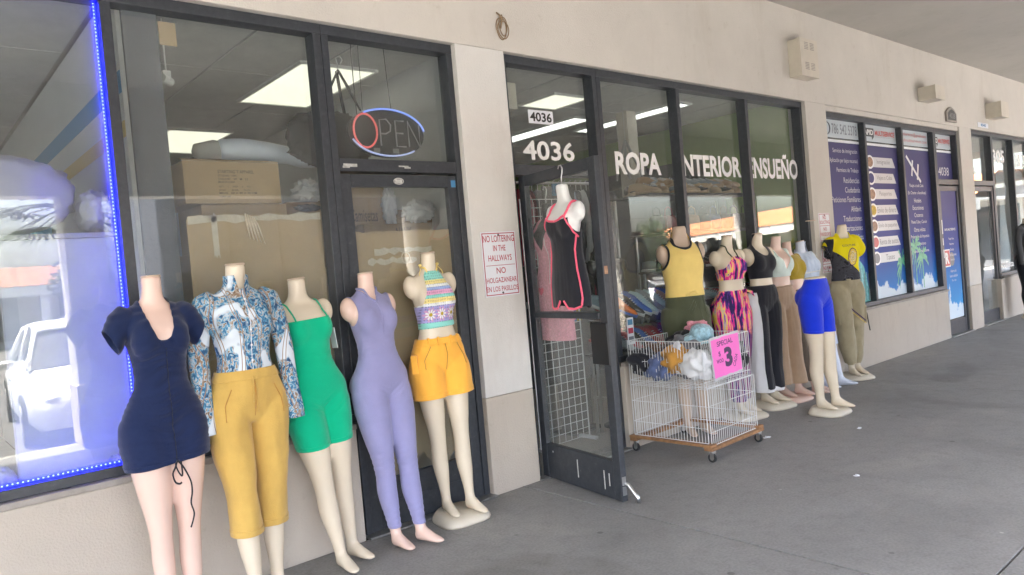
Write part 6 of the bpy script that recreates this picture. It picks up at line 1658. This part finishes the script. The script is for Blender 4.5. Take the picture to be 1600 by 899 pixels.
# ------------------------------------------------------------------ across the walkway: what the panes reflect
def car(label, loc, rz, paint):
    t = empty("parked_car", loc, rz, label=label, cat="car", group="cars parked across the walkway")
    # x forward; sections along the length
    st = [(-2.25, .55, .35, .62, .70), (-2.2, .80, .25, .72, .82), (-1.7, .90, .2, .80, .93), (-.9, .92, .18, .82, .96), (0, .92, .18, .82, .95), (.9, .92, .18, .80, .93), (1.2, .91, .18, .78, .90), (1.8, .88, .2, .70, .80), (2.2, .78, .25, .58, .68), (2.3, .55, .32, .52, .6)]
    rings = []
    for x, hw, zb, zs, zt in st:
        rings.append([(x, -hw * .88, zb), (x, -hw, zb + .12), (x, -hw, zs - .08), (x, -hw * .97, zs), (x, -hw * .8, zt), (x, 0, zt + .02), (x, hw * .8, zt), (x, hw * .97, zs), (x, hw, zs - .08), (x, hw, zb + .12), (x, hw * .88, zb)])
    V, F = loft(rings); mesh_obj("body", V, F, paint, t, True)
    cab = [(-1.75, .80, .92, .93), (-1.05, .76, .92, 1.38), (-.5, .74, .92, 1.45), (.1, .74, .92, 1.44), (.45, .76, .92, 1.36), (1.2, .82, .90, .92)]
    rings = [[(x, -hw, zb), (x, -hw * .82 if zt > 1 else -hw, zt - .02), (x, -hw * .6, zt), (x, hw * .6, zt), (x, hw * .82 if zt > 1 else hw, zt - .02), (x, hw, zb)] for x, hw, zb, zt in cab]
    V, F = loft(rings); mesh_obj("window_glass", V, F, "car_glass", t)
    top = [(-1.08, 1.395), (-.5, 1.462), (.1, 1.452), (.48, 1.365)]
    V = []; F = []
    for x, z in top: V += [(x, -.64, z - .03), (x, -.5, z), (x, 0, z + .015), (x, .5, z), (x, .64, z - .03)]
    for i in range(3): F += [(i * 5 + k, i * 5 + k + 1, i * 5 + k + 6, i * 5 + k + 5) for k in range(4)]
    r_ = mesh_obj("roof", V, F, paint, t, True); sm = r_.modifiers.new("thick", 'SOLIDIFY'); sm.thickness = .03
    for s in (-1, 1):
        MB().tube([(1.22, s * .80, .92), (.47, s * .63, 1.37)], .03, 8).build("pillar", paint, t, True)
        MB().tube([(-1.75, s * .80, .93), (-1.07, s * .63, 1.39)], .05, 8).build("pillar", paint, t, True)
        MB().tube([(-.35, s * .79, .93), (-.35, s * .63, 1.44)], .028, 8).build("pillar", paint, t, True)
        MB().add(*ell((.72, s * 1.0, .98), (.06, .1, .065), 12, 8)).build("wing_mirror", paint, t, True)
        MB().add(*ell((2.16, s * .62, .60), (.1, .14, .07), 12, 8)).build("headlight", "sign_white", t, True)
        MB().add(*ell((-2.16, s * .68, .74), (.08, .13, .08), 12, 8)).build("tail_light", "tail_red", t, True)
        MB().box(-.05, .12, s * .935 - .012, s * .935 + .012, .72, .745).build("door_handle", "steel", t)
        for x in (-1.4, 1.42):
            w_ = MB().cyl((x, s * .70, .32), (x, s * .93, .32), .32, 24).build("wheel", "rubber", t)
            MB().cyl((x, s * .925, .32), (x, s * .94, .32), .2, 16).build("rim", "steel", w_)
    return t
car("white sedan parked facing the shops, mirrored in the left window", (2.2, -8.1, -.15), R(93), "car_white")
car("white sedan mirrored behind the sneaker shelf", (13.4, -8.3, -.15), R(88), "car_white")
car("silver sedan in the next bay of the lot", (8.0, -8.2, -.15), R(90), "car_silver")
car("dark blue car mirrored in the far right door", (26.2, -8.3, -.15), R(91), "car_blue")
car("red car in the second row of the lot", (18.5, -22.8, -.15), R(-90), "car_red")
car("blue car farther off in the second row", (5.0, -22.8, -.15), R(-90), "car_blue")
car("silver car at the far end of the second row", (29.0, -22.6, -.15), R(-88), "car_silver")
# building opposite with an orange tiled mansard, and its wing coming nearer on the right
def mall(name, label, p0, p1, n):
    d = Vector(p1) - Vector(p0); L = d.length
    t = empty(name, (p0[0], p0[1], -.15), math.atan2(d.y, d.x), label=label, cat="building")
    box("wall", 0, L, -8, -2.6, 0, 3.2, "mall_white", t)
    box("fascia", 0, L, .02, .25, 2.35, 2.8, "mall_white", t)
    box("walkway_roof", 0, L, -2.59, .019, 2.7, 2.79, "mall_white", t)
    V = []; F = []; k = int(L / .26)
    for i in range(k + 1):
        x = L * i / k; dz = .05 * (i % 2)
        V += [(x, .3, 2.8 + dz), (x, -1.0, 3.72 + dz), (x, -8.0, 3.73)]
    for i in range(k): F += [(3 * i, 3 * i + 3, 3 * i + 4, 3 * i + 1), (3 * i + 1, 3 * i + 4, 3 * i + 5, 3 * i + 2)]
    mesh_obj("roof", V, F, "roof_tile", t)
    for i in range(n):
        x = (i + .12) * L / n; wv = L / n * .76
        w_ = box("shop_front", x, x + wv, -2.599, -2.55, .3, 2.5, "shop_dark_glass", t)
        box("window_frame", x + wv / 2 - .05, x + wv / 2 + .05, -2.549, -2.5, .3, 2.5, "frame_black", w_)
        box("column", x - L / n * .16, x - L / n * .16 + .35, -.2, .15, 0, 2.69, "mall_white", t)
mall("opposite_building", "low white shop row with an orange tiled roof edge across the parking lot", (-30, -36), (49, -36), 11)
mall("shop_wing", "nearer wing of the white shops with an orange tiled roof edge, on the right", (50.5, -40), (31.6, -5.45), 7)
rp = random.Random(3)
def fan_palm(label, loc, h, rad):
    t = empty("palm_tree", loc, label=label, cat="palm tree", group="fan palms in the parking lot")
    pts = [(.12 * math.sin(i * .5), 0, h * i / 8) for i in range(9)]
    MB().tube(pts, [.22 - .012 * i for i in range(9)], 12).build("trunk", "trunk_palm", t, True)
    mb = MB(); top = Vector(pts[-1])
    for k in range(46):
        el = math.asin(rp.uniform(-.75, .98)); az = rp.uniform(0, 2 * math.pi)
        d = Vector((math.cos(el) * math.cos(az), math.cos(el) * math.sin(az), math.sin(el)))
        L = rad * rp.uniform(.5, .72); base = top + d * L - Vector((0, 0, .06 * L * L))
        mb.tube([top, top + d * L * .5, base], .018, 4)
        side = d.cross(Vector((0, 0, 1))).normalized(); up_ = side.cross(d)
        for j in range(13):
            a = R(-100 + 200 * j / 12); b = (d * math.cos(a) + side * math.sin(a)); l_ = rad * .42 * (1 - .25 * abs(a) / 1.75)
            tip = base + b * l_ - Vector((0, 0, .22 * l_ * rp.uniform(.5, 1.4))); q = b.cross(up_).normalized() * .045 * rad * .5
            mid = base.lerp(tip, .45)
            mb.add([base, mid + q, tip, mid - q], [(0, 1, 2, 3)])
    mb.build("crown", "frond", t)
fan_palm("bushy fan palm mirrored in the left window", (4.1, -18.0, -.15), 4.3, 2.3)
fan_palm("taller fan palm behind the bushy one", (9.3, -26.5, -.15), 6.8, 1.9)
fan_palm("slender fan palm mirrored above the sneaker shelf", (31.5, -26.0, -.15), 6.6, 1.7)
def tree(label, loc, h, rad, nl=2600):
    t = empty("shade_tree", loc, label=label, cat="tree", group="trees in the parking lot")
    mb = MB().tube([(0, 0, 0), (.05, 0, h * .3), (0, .06, h * .55)], [.16, .12, .09], 10)
    for k in range(6):
        a = k * 1.05; mb.tube([(0, .03, h * .4), (math.cos(a) * rad * .4, math.sin(a) * rad * .4, h * .65), (math.cos(a) * rad * .7, math.sin(a) * rad * .7, h * .82)], [.07, .05, .02], 6)
    mb.build("trunk", "trunk_palm", t, True)
    mb = MB(); cl = [(rp.uniform(-.6, .6) * rad, rp.uniform(-.6, .6) * rad, h * rp.uniform(.42 if nl > 3000 else .55, .95), rad * rp.uniform(.3, .5)) for _ in range(13 if nl < 3000 else 24)]
    for k in range(nl):
        c = rp.choice(cl); d = Vector((rp.gauss(0, 1), rp.gauss(0, 1), rp.gauss(0, .8))).normalized() * c[3] * rp.uniform(.6, 1.05)
        p = Vector(c[:3]) + d; a = Vector((rp.uniform(-1, 1), rp.uniform(-1, 1), rp.uniform(-.5, .5))).normalized() * .11; b = a.cross(Vector((rp.uniform(-1, 1), rp.uniform(-1, 1), rp.uniform(-1, 1)))).normalized() * .06
        mb.add([p - a, p + b, p + a, p - b], [(0, 1, 2, 3)])
    mb.build("crown", "leaf", t)
tree("round green tree by the parking bays left of the palms", (-1.5, -19.5, -.15), 3.6, 1.9)
tree("green shrub tree beside the bushy palm", (6.4, -27.0, -.15), 3.2, 2.0)
tree("green tree mirrored behind the yellow shirt", (22.0, -27.5, -.15), 3.4, 2.2)
tree("green tree far along the lot", (40.0, -28.0, -.15), 3.6, 2.4)

# box truck added along the kerb: its shaded side darkens the taped-up panes' reflection
t = empty("added_box_truck", (6.6, -8.4, -.15), label="dark grey box truck added along the kerb to darken what the panes mirror", cat="truck")
box("cargo_box", -3.5, 3.3, -1.2, 1.2, .75, 3.55, "column_slate", t, bevel=.04)
box("chassis", -3.4, 5.6, -.9, .9, .5, .748, "black_plastic", t)
MB().add(*loft([[(x, -1.05, zb), (x, -1.1, zb + .3), (x, -1.1, zt - .3), (x, -.95, zt), (x, .95, zt), (x, 1.1, zt - .3), (x, 1.1, zb + .3), (x, 1.05, zb)] for x, zb, zt in ((3.45, .5, 2.35), (4.3, .5, 2.4), (4.85, .45, 1.6), (5.6, .45, 1.45), (5.75, .5, 1.2))])).build("cab", "column_slate", t, bevel=.03)
for s_ in (-1, 1):
    MB().prism([(3.75, 1.5), (3.75, 2.1), (4.3, 2.1), (4.6, 1.5)], s_ * 1.115 - .01, s_ * 1.115 + .01).build("side_window", "car_glass", t)
    MB().tube([(4.5, s_ * 1.1, 1.6), (4.55, s_ * 1.35, 1.65)], .02, 6).box(4.5, 4.58, s_ * 1.35 - .08, s_ * 1.35 + .08, 1.5, 1.85).build("wing_mirror", "black_plastic", t)
    for x in (-2.2, 4.6):
        w_ = MB().cyl((x, s_ * .85, .45), (x, s_ * 1.12, .45), .45, 24).build("wheel", "rubber", t)
        MB().cyl((x, s_ * 1.115, .45), (x, s_ * 1.135, .45), .24, 16).build("rim", "steel", w_)
    box("skirt_rail", -1.6, 3.2, s_ * 1.1 - .02, s_ * 1.1 + .02, .55, .7, "steel", t)
for k in range(9): box("panel_rib", -3.3 + k * .8, -3.26 + k * .8, 1.2005, 1.22, .8, 3.5, "black_plastic", t)
# display wall with hanging clothes along the green side wall
t = empty("slat_wall", (7.45, 4.1, 0), label="dark slatted display wall along the right side of the shoe shop", cat="display wall")
for k in range(13): box("slat", -.02, .15, -2.8, 2.8, .02 + k * .2, .02 + k * .2 + .19, "interior_olive", t)
box("slat_back", .151, .17, -2.8, 2.8, .02, 2.63, "interior_dark", t)
for i in range(16):
    m_ = ["charcoal", "shoe_wine", "grey_print", "beige", "denim_blue", "black_cloth", "pink_lace", "olive", "white_fabric", "taupe", "sign_red", "charcoal", "pale_blue", "brown_cloth", "black_cloth", "mustard_dark"][i]
    u = empty("hanging_garment", (7.36, 1.5 + (i % 8) * .62, 2.5 - (i // 8) * 1.05), R(5 * (i % 3)), label="garment hanging on the %s of the dark display wall, number of rows back %s" % (("upper row", "lower row")[i // 8], ["one", "two", "three", "four", "five", "six", "seven", "eight"][i % 8]), cat="garment", group="clothes on the dark display wall")
    pillow("garment", (0, 0, -.45), (.05, .25, .36), m_, e=3.0, amp=.2, seed=120 + i, parent=u, n=24, k=14)
    MB().tube([(0, 0, -.1), (0, 0, .0), (.06, 0, .02)], .005, 5).build("hanger_hook", "steel", u, True)
